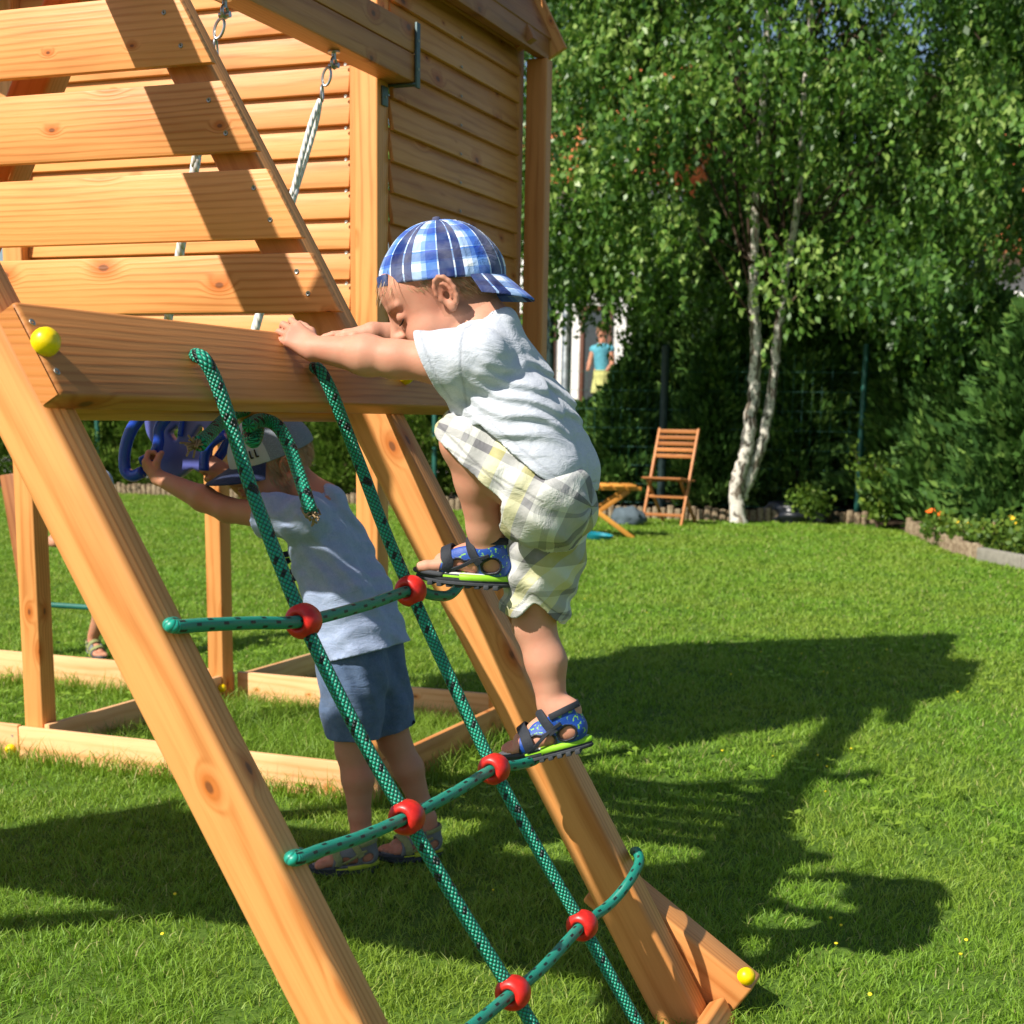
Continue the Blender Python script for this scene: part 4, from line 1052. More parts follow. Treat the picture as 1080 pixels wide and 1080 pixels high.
# ---- materials
def skin(name, base, red=(.55, .14, .08)):
    s = NT(name); p = s.obj(); n1 = s.noise(p, 14, 3); n2 = s.noise(p, 120, 3); n3 = s.noise(p, 700, 2)
    c = s.mix(s.smooth(n1, .38, .7, 0, .32), base, red); c = s.mix(s.smooth(n2, .5, .8, 0, .2), c, tuple(x*.72 for x in base))
    rd = s.attr('rd', 'Fac'); c = s.mix(s.math('MULTIPLY', rd, .55), c, (.52, .10, .055))
    dk = s.attr('dk', 'Fac'); c = s.mix(s.math('MULTIPLY', dk, .8), c, (.16, .075, .035))
    m = s.bsdf(c, .56, .30, s.bump(s.math('ADD', n2, s.math('MULTIPLY', n3, .5)), .25, .0008))
    s.b.inputs['Subsurface Weight'].default_value = .12; s.b.inputs['Subsurface Radius'].default_value = (.012, .004, .002); s.b.inputs['Subsurface Scale'].default_value = .5
    return m
M['skin'] = skin('fair_sunlit_skin', (.60, .315, .21))
M['skin2'] = skin('tanned_skin', (.50, .24, .145))
def cloth(name, c1, c2, scale=900, rough=.9, spec=.1, folds=.0):
    s = NT(name); p = s.obj(); x, y, z = s.sep(p)
    wr = s.noise(s.comb(s.math('MULTIPLY', x, 16), s.math('MULTIPLY', y, 16), s.math('MULTIPLY', z, 42)), 1., 4, .6, 1.2)
    wr2 = s.noise(p, 34, 4, .65, .8); sm = s.attr('sm', 'Fac')
    heather = s.noise(s.comb(s.math('MULTIPLY', x, 400), s.math('MULTIPLY', y, 400), s.math('MULTIPLY', z, 1500)), 1., 2)
    h2 = s.noise(p, 60, 3); weave = s.noise(p, scale, 2)
    c = s.mix(s.smooth(s.math('ADD', s.math('MULTIPLY', heather, .7), s.math('MULTIPLY', h2, .3)), .38, .62), c1, c2)
    c = s.mix(s.math('MULTIPLY', sm, .45), c, tuple(v*.45 for v in c1))
    nb = s.bump(s.math('ADD', s.math('MULTIPLY', wr, 1.), s.math('MULTIPLY', wr2, .3)), .42, .009)
    nb = s.bump(s.math('SUBTRACT', s.math('MULTIPLY', weave, .3), sm), .5, .0015, nb)
    m = s.bsdf(c, rough, spec, nb); s.b.inputs['Sheen Weight'].default_value = .15
    return m
M['shirt1'] = cloth('pale_heather_jersey', (.49, .525, .60), (.59, .62, .68))
M['shirt2'] = cloth('blue_grey_jersey', (.27, .34, .50), (.36, .43, .60))
M['shorts2'] = cloth('washed_denim_blue', (.075, .12, .22), (.125, .18, .30))
M['cap2'] = cloth('light_grey_cotton', (.34, .36, .38), (.44, .46, .47))
M['navy'] = cloth('navy_cotton', (.012, .020, .055), (.025, .035, .085))
M['stitch'] = plain('grey_seam_thread', (.30, .32, .36), .9, .1)
M['hair'] = plain('light_brown_hair', (.38, .25, .13), .5, .5, var=.3); M['hair2'] = plain('blond_hair', (.50, .34, .18), .5, .5, var=.3)
M['lash'] = plain('dark_lashes', (.02, .012, .008), .7, .2)
M['foam'] = plain('charcoal_foam_sole', (.055, .06, .068), .75, .2, bumps=.001, bscale=200)
M['lime'] = plain('lime_rubber', (.30, .62, .03), .5, .4, var=.08)
M['strap'] = plain('black_webbing', (.022, .026, .035), .7, .3, bumps=.0015, bscale=500)
s = NT('royal_blue_synthetic'); p = s.obj(); dk = s.attr('dk', 'Fac'); vz = s.noise(p, 150, 2, .5, .6)
c = s.mix(s.smooth(vz, .60, .64), (.012, .065, .34), (.22, .50, .06)); c = s.mix(dk, c, (.018, .020, .028))
M['sandal_blue'] = s.bsdf(c, .5, .4, s.bump(s.math('ADD', dk, s.noise(p, 600, 2)), .5, .0008))
M['sandal_grey'] = plain('grey_synthetic', (.16, .17, .17), .6, .3); M['olive'] = plain('yellow_green_trim', (.42, .46, .03), .6, .3)
M['olive2'] = plain('grey_olive_webbing', (.24, .26, .10), .7, .3, bumps=.0015, bscale=500)
M['insole'] = plain('white_foam', (.70, .70, .66), .7, .2)
# plaid of the shorts: uv attribute in metres
def plaid(name, bandsU, bandsV, mixf=.5, bump_=.0010):
    s = NT(name); u, v, z_ = s.sep(s.attr('gc'))
    def bands(t, period, stops): return s.ramp(s.math('FRACT', s.math('DIVIDE', t, period)), stops, 'CONSTANT')
    cu = bands(u, *bandsU); cv = bands(v, *bandsV)
    c = s.mix(1., cu, cv, 'MULTIPLY') if mixf == 'mul' else s.mix(mixf, cu, cv)
    p = s.obj(); n_ = s.noise(p, 900, 2); n2 = s.noise(p, 25, 3)
    c = s.mix(s.smooth(n2, .3, .8, 0, .15), c, (.9, .9, .9))
    sm = s.attr('sm', 'Fac'); c = s.mix(s.math('MULTIPLY', sm, .55), c, (.10, .10, .11))
    wr = s.noise(p, 26, 4, .62, 1.0); nb = s.bump(wr, .42, .009); nb = s.bump(s.math('SUBTRACT', s.math('MULTIPLY', n_, .3), sm), .5, .0015, nb)
    m = s.bsdf(c, .9, .1, nb); s.b.inputs['Sheen Weight'].default_value = .1
    return m
Wt, Yl, Gy, Gd = (.66, .66, .62), (.66, .60, .16), (.17, .165, .18), (.34, .34, .36)
M['plaid1'] = plaid('yellow_grey_plaid_cotton', (.165, [(0, Wt), (.20, Yl), (.33, Gy), (.50, Wt), (.56, Gd), (.62, Wt), (.78, Gy), (.88, Yl)]),
                    (.175, [(0, Wt), (.16, Gy), (.36, Wt), (.52, Wt), (.60, Gd), (.66, Wt), (.82, Gy), (.90, Wt)]), .5)
Nv, Bl, LB, CW = (.010, .04, .17), (.08, .24, .66), (.38, .55, .85), (.90, .92, .95)
M['plaid_cap'] = plaid('blue_white_plaid_cotton', (.47, [(0, Nv), (.17, CW), (.20, Nv), (.36, CW), (.54, LB), (.64, Bl), (.86, CW), (.89, Nv)]),
                       (.054, [(0, LB), (.16, CW), (.40, LB), (.48, (.16, .28, .55)), (.74, Bl), (.80, CW), (.83, LB)]), 'mul')

# ---- a head in its own frame: f forward, l left, u up (metres from the ear line centre)
def head_sdf(S, c, f, l, u, sc=1., hair=0., k0=.012, mouth=True):
    Rm = RM(f, l, u); c = A3(c)
    P = lambda a, b, d: c+(A3(f)*a+A3(l)*b+A3(u)*d)*sc
    S.ell(P(-.006, 0, .030), Rm, (.088*sc, .071*sc, .076*sc), k0)
    S.ell(P(.030, 0, -.022), Rm, (.052*sc, .054*sc, .062*sc), .02*sc)
    S.ell(P(.050, 0, .038), Rm, (.032*sc, .050*sc, .034*sc), .02*sc)      # forehead
    for sg in (-1, 1):
        S.ell(P(.044, sg*.030, -.034), Rm, (.033*sc, .027*sc, .028*sc), .012*sc)        # cheeks
    S.ell(P(.055, 0, -.066), Rm, (.020*sc, .022*sc, .016*sc), .014*sc)                   # chin
    S.cap(P(.036, .022, -.058), P(-.004, .050, -.034), .016*sc, .014*sc, .016*sc); S.cap(P(.036, -.022, -.058), P(-.004, -.050, -.034), .016*sc, .014*sc, .016*sc)
    for sg in (-1, 1):
        S.ell(P(.086, sg*.031, .006), Rm, (.016*sc, .018*sc, .013*sc), .012*sc, 's')     # sockets
        S.ell(P(.0665, sg*.029, .003), Rm, (.0120*sc, .0155*sc, .0105*sc), .005*sc)       # lidded eyes
        S.cap(P(.079, sg*.016, .021), P(.066, sg*.046, .020), .0055*sc, .004*sc, .008*sc) # brows
    S.cap(P(.081, 0, .014), P(.095, 0, -.014), .0058*sc, .0080*sc, .010*sc)             # nose
    S.ell(P(.090, 0, -.018), Rm, (.0095*sc, .0125*sc, .0075*sc), .005*sc)
    for sg in (-1, 1): S.ell(P(.084, sg*.009, -.0195), Rm, (.006*sc, .0055*sc, .005*sc), .003*sc)
    S.ell(P(.080, 0, -.036), Rm, (.0085*sc, .017*sc, .0045*sc), .004*sc); S.ell(P(.077, 0, -.0455), Rm, (.0085*sc, .014*sc, .005*sc), .004*sc)
    S.sub(P(.0885, -.013, -.0405), P(.0885, .013, -.0405), .0013*sc, k=.002*sc)
    for sg in (-1, 1):                                                                   # ears
        e = lambda a, b, d: P(a, sg*b, d)
        f2 = (Vector(f)*.90-Vector(l)*sg*.36*-1*-1).normalized() if False else (Vector(f)*.92-Vector(l)*sg*.34).normalized()
        n2 = (Vector(l)*sg*.92+Vector(f)*.34).normalized(); Re = np.array([A3(f2), A3(n2), A3(u)]).T
        ec = e(-.006, .0735, -.004)
        S.ell(ec, Re, (.0165*sc, .0050*sc, .0255*sc), .003*sc)
        S.ell(ec+A3(n2)*.0062*sc+A3(f2)*.001*sc+A3(u)*-.001*sc, Re, (.0105*sc, .0062*sc, .0170*sc), .003*sc, 's')
        pts = [ec+(A3(f2)*(math.cos(t)*.0150)+A3(u)*(math.sin(t)*.0235)+A3(n2)*.0042)*sc for t in np.linspace(.15, PI*1.35, 9)]
        S.chain(pts, [.0030*sc]*9, .0025*sc)
        pts = [ec+(A3(f2)*(math.cos(t)*.0068-.0005)+A3(u)*(math.sin(t)*.0125)+A3(n2)*.0032)*sc for t in np.linspace(PI*.45, PI*1.35, 6)]
        S.chain(pts, [.0020*sc]*6, .002*sc)
        S.ell(ec+(A3(f2)*.004-A3(u)*.0225+A3(n2)*.001)*sc, Re, (.0065*sc, .0040*sc, .0070*sc), .004*sc)
        S.ell(ec+(A3(f2)*.0135-A3(u)*.004+A3(n2)*.002)*sc, Re, (.0035*sc, .0030*sc, .0055*sc), .003*sc)
        S.ell(ec+(A3(f2)*.003-A3(u)*.004+A3(n2)*-.001)*sc, Re, (.0045*sc, .010*sc, .006*sc), .002*sc, 's')

def hand_sdf(S, w, x, z, side, curl, thumb, sc=1., spread=.15, k=.0012):
    """w wrist, x towards the fingers, z back of the hand, side +1 if the thumb lies on +y (z cross x)"""
    x = Vector(x).normalized(); z = Vector(z); z = (z-x*z.dot(x)).normalized(); y = z.cross(x)*side; w = Vector(w)
    P = lambda a, b, c_: w+(x*a+y*b+z*c_)*sc
    S.cap(P(-.004, .004, 0), P(.016, .008, -.001), .0145*sc, .0115*sc, .008); S.cap(P(-.004, -.006, 0), P(.016, -.008, -.001), .0135*sc, .0105*sc, .008)
    roots = [(.046, .0165), (.049, .0055), (.047, -.0055), (.042, -.0155)]
    for a, b in roots: S.cap(P(.010, b*.6, 0), P(a-.004, b, .0005), .0105*sc, .0078*sc, .006)
    lens = [(.020, .012, .010), (.022, .014, .010), (.020, .013, .010), (.016, .010, .009)]
    tips = []
    for i, ((a, b), L_) in enumerate(zip(roots, lens)):
        p = P(a-.004, b, .0005); an = 0; sp = spread*(1.5-i)
        r = [.0064, .0058, .0055, .0047][:4]; r0 = [.0062, .0062, .0060, .0054][i]*sc
        for j in range(3):
            an += curl[i][j]; d = x*math.cos(an)-z*math.sin(an); d = (d+y*sp*math.cos(an)).normalized()
            q = p+d*L_[j]*sc*1.05; S.cap(p, q, r0*(1-.08*j), r0*(1-.08*(j+1)), k); p = q
        tips.append(p)
    p = P(.008, .012, -.003); pts = [p]
    for (dx, dy, dz, L_) in thumb:
        p = p+(x*dx+y*dy+z*dz).normalized()*L_*sc; pts.append(p)
    S.chain(pts, [.0092*sc, .0080*sc, .0070*sc, .0062*sc][:len(pts)], .004)
    return tips

def bbox(S_pts, pad):
    a = np.array([A3(p) for p in S_pts]); return a.min(0)-pad, a.max(0)+pad

FS = .93
def foot_sdf(S, h, f, u, L=.150, k=.008, side=1):
    """h heel point on the sole, f towards the toes, u up"""
    f, l, u = axes(f, u); l = l*side; P = lambda a, b, c_: Vector(h)+(f*a+l*b+u*c_)*FS
    S.cap(P(.022, 0, .024), P(.030, 0, .058), .0225, .0225, k); S.cap(P(.020, 0, .021), P(.070, .003, .026), .0205, .021, k)
    S.cap(P(.034, 0, .045), P(.108, .006, .018), .021, .015, k); S.cap(P(.060, -.010, .018), P(.108, -.016, .013), .016, .0125, k)
    for i, (b, a, r) in enumerate([(.0185, .142, .0088), (.0062, .141, .0066), (-.0045, .136, .0062), (-.0140, .130, .0058), (-.0225, .122, .0056)]):
        S.cap(P(.104, b*.85, .014), P(a-.008, b, .0105), r*1.15, r, .004); S.cap(P(a-.009, b, .0105), P(a, b, .0088), r, r*.95, .003)

def sandal(parent, h, f, u, side, style, ank=None):
    """a child's sports sandal: sole, footbed, openwork upper, two straps"""
    f, l, u = axes(f, u); l = l*side; h = Vector(h); P = lambda a, b, c_: h+(f*a+l*b+u*c_)*FS
    g = thing_part('sandal', parent, h)
    def outline(z, grow, wav=0.):
        pts = []
        for t in np.linspace(0, 1, 29)[:-1]:
            a = t*2*PI; ca, sa = math.cos(a), math.sin(a)
            x = .072+(.082+grow)*ca; w_ = .0265+.0055*ca-.003*math.cos(2*a)+grow; pts.append((x, .003*math.sin(x*30)+sa*w_))
        return pts
    def slab(z0, z1, g0, g1, name, mat, lift=lambda x: 0., par=None, xmax=9):
        m = MB(); rings = []
        for z, gr in ((z0, g0), (z0+(z1-z0)*.3, g1), (z0+(z1-z0)*.75, g1), (z1, g0)):
            rings.append([P(min(x, xmax), y, z+lift(x)) for x, y in outline(z, gr)])
        n = len(rings[0]); vs = [p for r_ in rings for p in r_]; fs = []
        for i in range(3):
            for j in range(n): fs.append((i*n+j, i*n+(j+1) % n, (i+1)*n+(j+1) % n, (i+1)*n+j))
        fs.append(tuple(range(n))[::-1]); fs.append(tuple(3*n+j for j in range(n)))
        m.add(vs, fs); return m.build(name, mat, par or g, angle=50)
    toe = lambda x: .35*max(0, x-.115)**1.0*.35+.0
    c_sole, c_mid, c_up, c_edge = style
    so_ = slab(-.0165, -.009, -.001, .002, 'sole', c_sole, toe); slab(-.0100, .002, .0, .0022, 'midsole', c_sole, toe, so_)
    slab(-.0085, .0035, .0005, .0034, 'heel_insert', c_mid, toe, so_, .074); slab(-.0045, .0008, .0, .0031, 'side_stripe', c_mid, toe, so_, .118)
    slab(.001, .0045, -.004, -.002, 'footbed', 'insole' if c_mid == 'lime' else 'sandal_grey', toe, so_)
    m = MB()
    for k_ in range(1, 9):                                                 # tread blocks
        x = -.002+k_*.0158
        m.box((.0085, .054, .007), frame(P(x, 0, -.0165+toe(x)), f, u), .0015)
    m.build('tread', c_sole, so_)
    # toe rim and heel cup
    m = MB()
    m.tube([P(.072+.084*math.cos(a), (.0285+.0055*math.cos(a))*math.sin(a), -.002+.004*max(0, math.cos(a))) for a in np.linspace(-1.2, 1.2, 11)], .0042, 8, smooth_k=3)
    m.build('toe_guard', c_sole, g, angle=0)
    # upper: thin skin round the foot, pierced by openings
    F = SDF(); foot_sdf(F, h, f, u, side=side)
    if ank is not None: F.cap(ank, P(.028, 0, .05), .0225, .0222, .01)
    S = SDF(); foot_sdf(S, h, f, u, side=side)
    def shell(p, d): e = F(p); return np.maximum(e-.0048, -(e+.0010))
    S = SDF(); S.fn('f', shell)
    Rm = RM(f, l, u)
    for b in (-1, 1):
        S.sub(P(.078, b*.045, .011), P(.078, b*.012, .014), .0125, k=.003); S.sub(P(.058, b*.045, .012), P(.058, b*.012, .014), .0105, k=.003)
        S.sub(P(.020, b*.045, .020), P(.020, b*.008, .020), .0100, k=.003); S.sub(P(.028, b*.045, .017), P(.028, b*.008, .017), .0085, k=.003)
    S.sub(P(.058, 0, .080), P(.100, 0, .050), .019, .022, k=.003); S.sub(P(.034, 0, .105), P(.044, 0, .085), .030, .026, k=.003)
    S.plane(P(.112, 0, 0), f*1.0+u*.25); S.plane(P(0, 0, .064), u+f*.22); S.plane(P(0, 0, .001), -u)
    lo, hi = bbox([P(-.01, -.045, -.005), P(.13, .045, .07), P(-.01, .045, .07), P(.13, -.045, -.01), P(-.01, -.045, .07), P(.13, .045, 0)], .008)
    holes = [(P(.078, b*.045, .011), P(.078, b*.012, .014), .0125) for b in (-1, 1)]+[(P(.058, b*.045, .012), P(.058, b*.012, .014), .0105) for b in (-1, 1)]+[(P(.020, b*.045, .020), P(.020, b*.008, .020), .0100) for b in (-1, 1)]+[(P(.028, b*.045, .017), P(.028, b*.008, .017), .0085) for b in (-1, 1)]
    def edge(X):
        d = np.min([_cap(X, A3(a), A3(b), r, r) for a, b, r in holes], axis=0); q = X-A3(h); zz = q @ A3(u)/FS; aa = q @ A3(f)/FS
        return np.clip(((d < .0042) | (zz > .0545) | (aa > .106)).astype(float), 0, 1)
    surface(S, lo, hi, .0017, 'upper', c_up, g, {'dk': ('FLOAT', edge)}, proj=2)
    # binding edges and straps follow the foot
    def hoop(cs, r, name, mat, wide=.010, th=.003):
        pts = []
        for (a, b, c_) in cs: 
            p_ = P(a, b, c_); pts.append(p_)
        # snap to foot surface
        X = np.array([A3(p_) for p_ in catmull(pts, 5)]); e_ = 1e-3
        for _ in range(4):
            d = F(X)-r; G = np.stack([F(X+np.eye(3)[i]*e_)-F(X-np.eye(3)[i]*e_) for i in range(3)], 1)/(2*e_); G /= np.linalg.norm(G, axis=1)[:, None]+1e-9; X = X-G*d[:, None]
        return X, G
    for name, cs, wd, mt in style_straps:
        X, G = hoop(cs, .0065, name, mt); m = MB(); n = len(X); vs = []; fs = []
        T = np.gradient(X, axis=0); T /= np.linalg.norm(T, axis=1)[:, None]; Sd = np.cross(G, T)
        for i in range(n):
            for (a, b) in ((-1, -.7), (1, -.7), (1, .6), (.8, 1), (-.8, 1), (-1, .6)): vs.append(X[i]+Sd[i]*wd*.5*a+G[i]*.0016*b)
        for i in range(n-1):
            for j in range(6): fs.append((i*6+j, i*6+(j+1) % 6, (i+1)*6+(j+1) % 6, (i+1)*6+j))
        fs.append(tuple(range(6))[::-1]); fs.append(tuple((n-1)*6+j for j in range(6)))
        m.add(vs, fs); m.build(name, c_edge if mt == 'edge' else mt, g, angle=40)
    return g
style_straps = [('front_strap', [(.098, .030, .006), (.098, .018, .026), (.097, 0, .034), (.094, -.018, .028), (.090, -.030, .006)], .017, 'edge'),
                ('ankle_strap', [(.040, .032, .024), (.054, .020, .050), (.060, 0, .058), (.056, -.018, .052), (.044, -.032, .024)], .015, 'edge'),
                ('heel_strap', [(.042, .026, .052), (.018, .026, .058), (-.002, 0, .060), (.018, -.026, .058), (.042, -.026, .052)], .010, 'edge'),
                ('side_band', [(.094, .030, .003), (.070, .031, .017), (.048, .029, .030), (.028, .028, .040)], .0055, 'edge'),
                ('side_band', [(.094, -.030, .003), (.070, -.030, .017), (.048, -.028, .030), (.028, -.027, .040)], .0055, 'edge')]
def thing_part(name, parent, loc):
    o = bpy.data.objects.new(name, None); COL.objects.link(o); o.location = loc; o.empty_display_size = .03; put_under(o, parent); return o

def strands(name, roots, dirs, lens, mat, parent, w=.0009, droop=.3):
    n = len(roots); side = np.cross(dirs, rng.normal(size=(n, 3))); side /= np.linalg.norm(side, axis=1)[:, None]+1e-9
    L = lens[:, None]; mid = roots+dirs*L*.5; tip = roots+dirs*L; tip[:, 2] -= droop*lens; mid[:, 2] -= droop*lens*.3
    V = np.stack([roots-side*w, roots+side*w, mid+side*w*.9, mid-side*w*.9, tip], 1).reshape(-1, 3); i = (np.arange(n)*5)[:, None]
    F = np.concatenate([i+np.array([0, 1, 2]), i+np.array([0, 2, 3]), i+np.array([3, 2, 4])])
    o = fast_mesh(name, V, F, mat, None, smooth=True, parent=parent); return o

def dome_uv(c, f, l, u, sc):
    c = A3(c); f, l, u = A3(f), A3(l), A3(u)
    def g(X):
        q = X-c; a, b, d = q @ f, q @ l, q @ u
        az = np.arctan2(b, a)/(2*PI)+.5; el = np.arctan2(d, np.hypot(a, b))*.098*sc
        return np.stack([az*3.02+.03, el, np.zeros(len(X))], 1)
    return g

# =================================================== the climbing boy
def WP(x, y, Y): return Vector(onY(x, y, Y))
BOY = thing('person', 'small boy in a blue plaid cap worn backwards climbing the rope net in plaid shorts', 'person', WP(575, 800, 2.15))
HY = 2.10
f, l, u = axes((-.79, -.30, -.525), (-.47, -.17, .86)); hc = WP(469, 312, HY)
S = SDF(); head_sdf(S, hc, f, l, u, 1.0)
HP = lambda a, b, d: hc+f*a+l*b+u*d
neck = WP(512, 352, HY)
S.cap(HP(-.030, 0, -.028), neck, .037, .042, .02)
chest = WP(525, 396, HY); belly = WP(548, 450, HY); pel = WP(573, 510, HY+.01)
for sg in (-1, 1):
    o = Vector((0, .034*sg, 0)); S.cap(chest+o, belly+o*.9, .052, .058, .02); S.cap(belly+o*.9, pel+o*.9, .058, .058, .02)
shL = WP(501, 379, 2.01); shR = WP(508, 362, 2.19); S.cap(shL, shR, .036, .036, .02); S.cap(neck, chest, .045, .055, .02)
# near (left) arm
elL = WP(418, 379, 1.985); wrL = WP(329, 367, 1.972)
S.chain([shL, (shL+elL)/2+Vector((0, 0, -.003)), elL, elL.lerp(wrL, .35), wrL], [.034, .030, .0262, .0285, .0170], .012)
hand_sdf(S, wrL, (-.80, -.06, .50), (-.42, -.62, .66), -1, [(.50, .85, .6), (.40, .80, .6), (.35, .75, .6), (.35, .75, .55)], [(.75, .55, -.35, .020), (.95, .15, -.35, .016), (1, .1, -.3, .012)], .92)
# far (right) arm
elR = WP(452, 362, 2.24); wrR = WP(392, 351, 2.17)
S.chain([shR, (shR+elR)/2, elR, elR.lerp(wrR, .35), wrR], [.034, .029, .0255, .027, .0165], .012)
hand_sdf(S, wrR, (-.97, -.15, -.03), (-.05, -.10, 1), 1, [(.08, .20, .15), (.05, .2, .15), (.05, .22, .15), (.1, .22, .15)], [(.8, .6, -.1, .020), (.95, .3, -.1, .016), (1, .1, 0, .012)], .92)
# near (left) leg: raised; far (right) leg: stretched
hipL = WP(576, 510, 2.06); knL = WP(491, 466, 2.04); anL = WP(515, 580, 2.10)
S.chain([hipL, hipL.lerp(knL, .5), knL], [.055, .050, .0375], .02)
S.chain([knL, knL.lerp(anL, .35)+Vector((.006, 0, 0)), knL.lerp(anL, .8), anL], [.0355, .0325, .0245, .0225], .012)
hipR = WP(574, 525, 2.15); knR = WP(563, 658, 2.17); anR = WP(587, 762, 2.17)
S.chain([hipR, hipR.lerp(knR, .5), knR], [.055, .047, .0325], .02)
S.chain([knR, knR.lerp(anR, .38)+Vector((.006, 0, 0)), knR.lerp(anR, .82), anR], [.0318, .0312, .0222, .0206], .012)
hL = WP(535, 609, 2.115); tL = WP(433, 601, 2.085); fL = (tL-hL).normalized()
hR = WP(617, 778, 2.175); tR = WP(534, 797, 2.15); fR = (tR-hR).normalized()
FL = (hL, fL, (0, 0, 1), 1); FR = (hR, fR, (0, 0, 1), -1)
foot_sdf(S, hL, fL, (0, 0, 1), side=1); foot_sdf(S, hR, fR, (0, 0, 1), side=-1)
S.cap(anL, hL+fL*.028+Vector((0, 0, .05)), .0222, .0215, .01); S.cap(anR, hR+fR*.028+Vector((0, 0, .05)), .0206, .0205, .01)
def rd1(X):
    d = np.full(len(X), 1.)
    for p_, r_ in ((elL, .03), (knR, .03), (HP(.05, .04, -.03), .022), (HP(-.006, .075, 0), .02), (anR, .02), (hL+fL*.13, .02), (hR+fR*.13, .02), (wrL+Vector((-.03, 0, .02)), .02), (HP(.088, 0, -.042), .010)):
        d = np.minimum(d, np.linalg.norm(X-A3(p_), axis=1)/r_)
    return np.clip(1.2-d, 0, 1)*.7
def dk1(X, c=hc, f=f, l=l, u=u):
    q = X-A3(c); a, b, d = q @ A3(f), q @ A3(l), q @ A3(u)
    brow = np.exp(-(((d-.0225)/.003)**2))*(np.abs(np.abs(b)-.031) < .017)*(a > .055)
    scalp = ((a < .015-.0*d) & (d > -.055+.5*np.maximum(0, a+.03)) & (a < .05) & (d > -.045)).astype(float)*(np.hypot(b, a) < .2)*.35
    return np.clip(brow*.45+scalp*(np.abs(b) > 0), 0, 1)
lo, hi = bbox([hc+Vector((-.1, -.1, .12)), wrL+Vector((-.1, -.05, 0)), tL, tR, hR+Vector((.02, .04, -.02)), pel+Vector((.08, .12, 0)), wrR+Vector((-.1, .1, 0)), shR+Vector((0, .08, 0))], .035)
surface(S, lo, hi, .0021, 'body', 'skin', BOY, {'rd': ('FLOAT', rd1), 'dk': ('FLOAT', dk1)})

# eyelashes
m = MB(); 
for sg in (-1, 1): m.tube([HP(.0785, sg*.018, -.0035), HP(.0795, sg*.026, -.0052), HP(.0760, sg*.036, -.0055), HP(.0690, sg*.0435, -.002)], .0011, 6, smooth_k=4)
m.build('eyelashes', 'lash', BOY, angle=0)

# cap worn backwards
capc = HP(-.010, 0, .022); cf, cl, cu = axes(f*math.cos(R(25))+u*math.sin(R(25)), u*math.cos(R(25))-f*math.sin(R(25)))
CP = lambda a, b, d: capc+cf*a+cl*b+cu*d
D = SDF()
def capshell(p, d): 
    e = _ell(p, A3(capc), RM(cf, cl, cu), (.0945, .0790, .0850)); q = p-A3(capc); az = np.arctan2(q @ A3(cl), q @ A3(cf)); 
    seam = .0010*np.exp(-(((np.abs(((az/(PI/3)) % 1)-.5)*2-1)/.05)**2))
    e = e-seam-.0012*np.sin((q @ A3(cu))*90+az*3)*np.sin(az*5+1)
    return np.maximum(e, -(e+.0075))
D.fn('f', capshell); D.plane(CP(0, 0, -.006), -cu+cf*.02)
lo, hi = bbox([capc], .125)
CAPO = surface(D, lo, hi, .0025, 'cap', 'plaid_cap', BOY, {'gc': ('FLOAT_VECTOR', dome_uv(capc, cf, cl, cu, 1.0))})
m = MB(); m.lathe([(0, .004), (.005, .003), (.0065, 0), (.0065, -.004)], frame(CP(0, 0, .0865), cf, cu), 14); m.build('cap_button', 'plaid_cap', CAPO)
# adjuster strap at the forehead and visor at the nape
m = MB(); ring = []
for a in np.linspace(-.62, .62, 15): ring.append(CP(.0965*math.cos(a), .081*math.sin(a), .003))
for i in range(14): m.beam(ring[i], ring[i+1]+(ring[i+1]-ring[i])*.1, .0035, .017, up=cu, bevel=.001, bt=.5)
for i in range(len(m.g)): m.g[i] = (.95, .02, 0)
m.build('cap_strap', 'plaid_cap', CAPO)
V = MB(); nU, nV = 22, 8; gs = []; vs = []
for side_ in (0, 1):
    for i in range(nU):
        a = PI+(i/(nU-1)-.5)*2.15
        for j in range(nV):
            t = j/(nV-1); ext = .045*math.cos((a-PI)*.82)**.7*t
            p_ = CP(math.cos(a)*(.0935+ext*.9), math.sin(a)*(.0785+ext*.5), -.003-.040*t*math.cos(a-PI)**2-.022*abs(math.sin(a-PI))**2*t)
            vs.append(p_+cu*(-.0028*side_)); gs.append((i*.045, t*.06, 0))
fs = []; K_ = nU*nV
for i in range(nU-1):
    for j in range(nV-1):
        q_ = (i*nV+j, i*nV+j+1, (i+1)*nV+j+1, (i+1)*nV+j); fs.append(q_); fs.append(tuple(k+K_ for k in q_)[::-1])
rim = [i*nV for i in range(nU)]+[(nU-1)*nV+j for j in range(1, nV)]+[i*nV+nV-1 for i in range(nU-2, -1, -1)]+[j for j in range(nV-2, 0, -1)]
for a, b in zip(rim, rim[1:]+rim[:1]): fs.append((a, b, b+K_, a+K_))
V.add(vs, fs, gs); V.build('visor', 'plaid_cap', CAPO, angle=50)
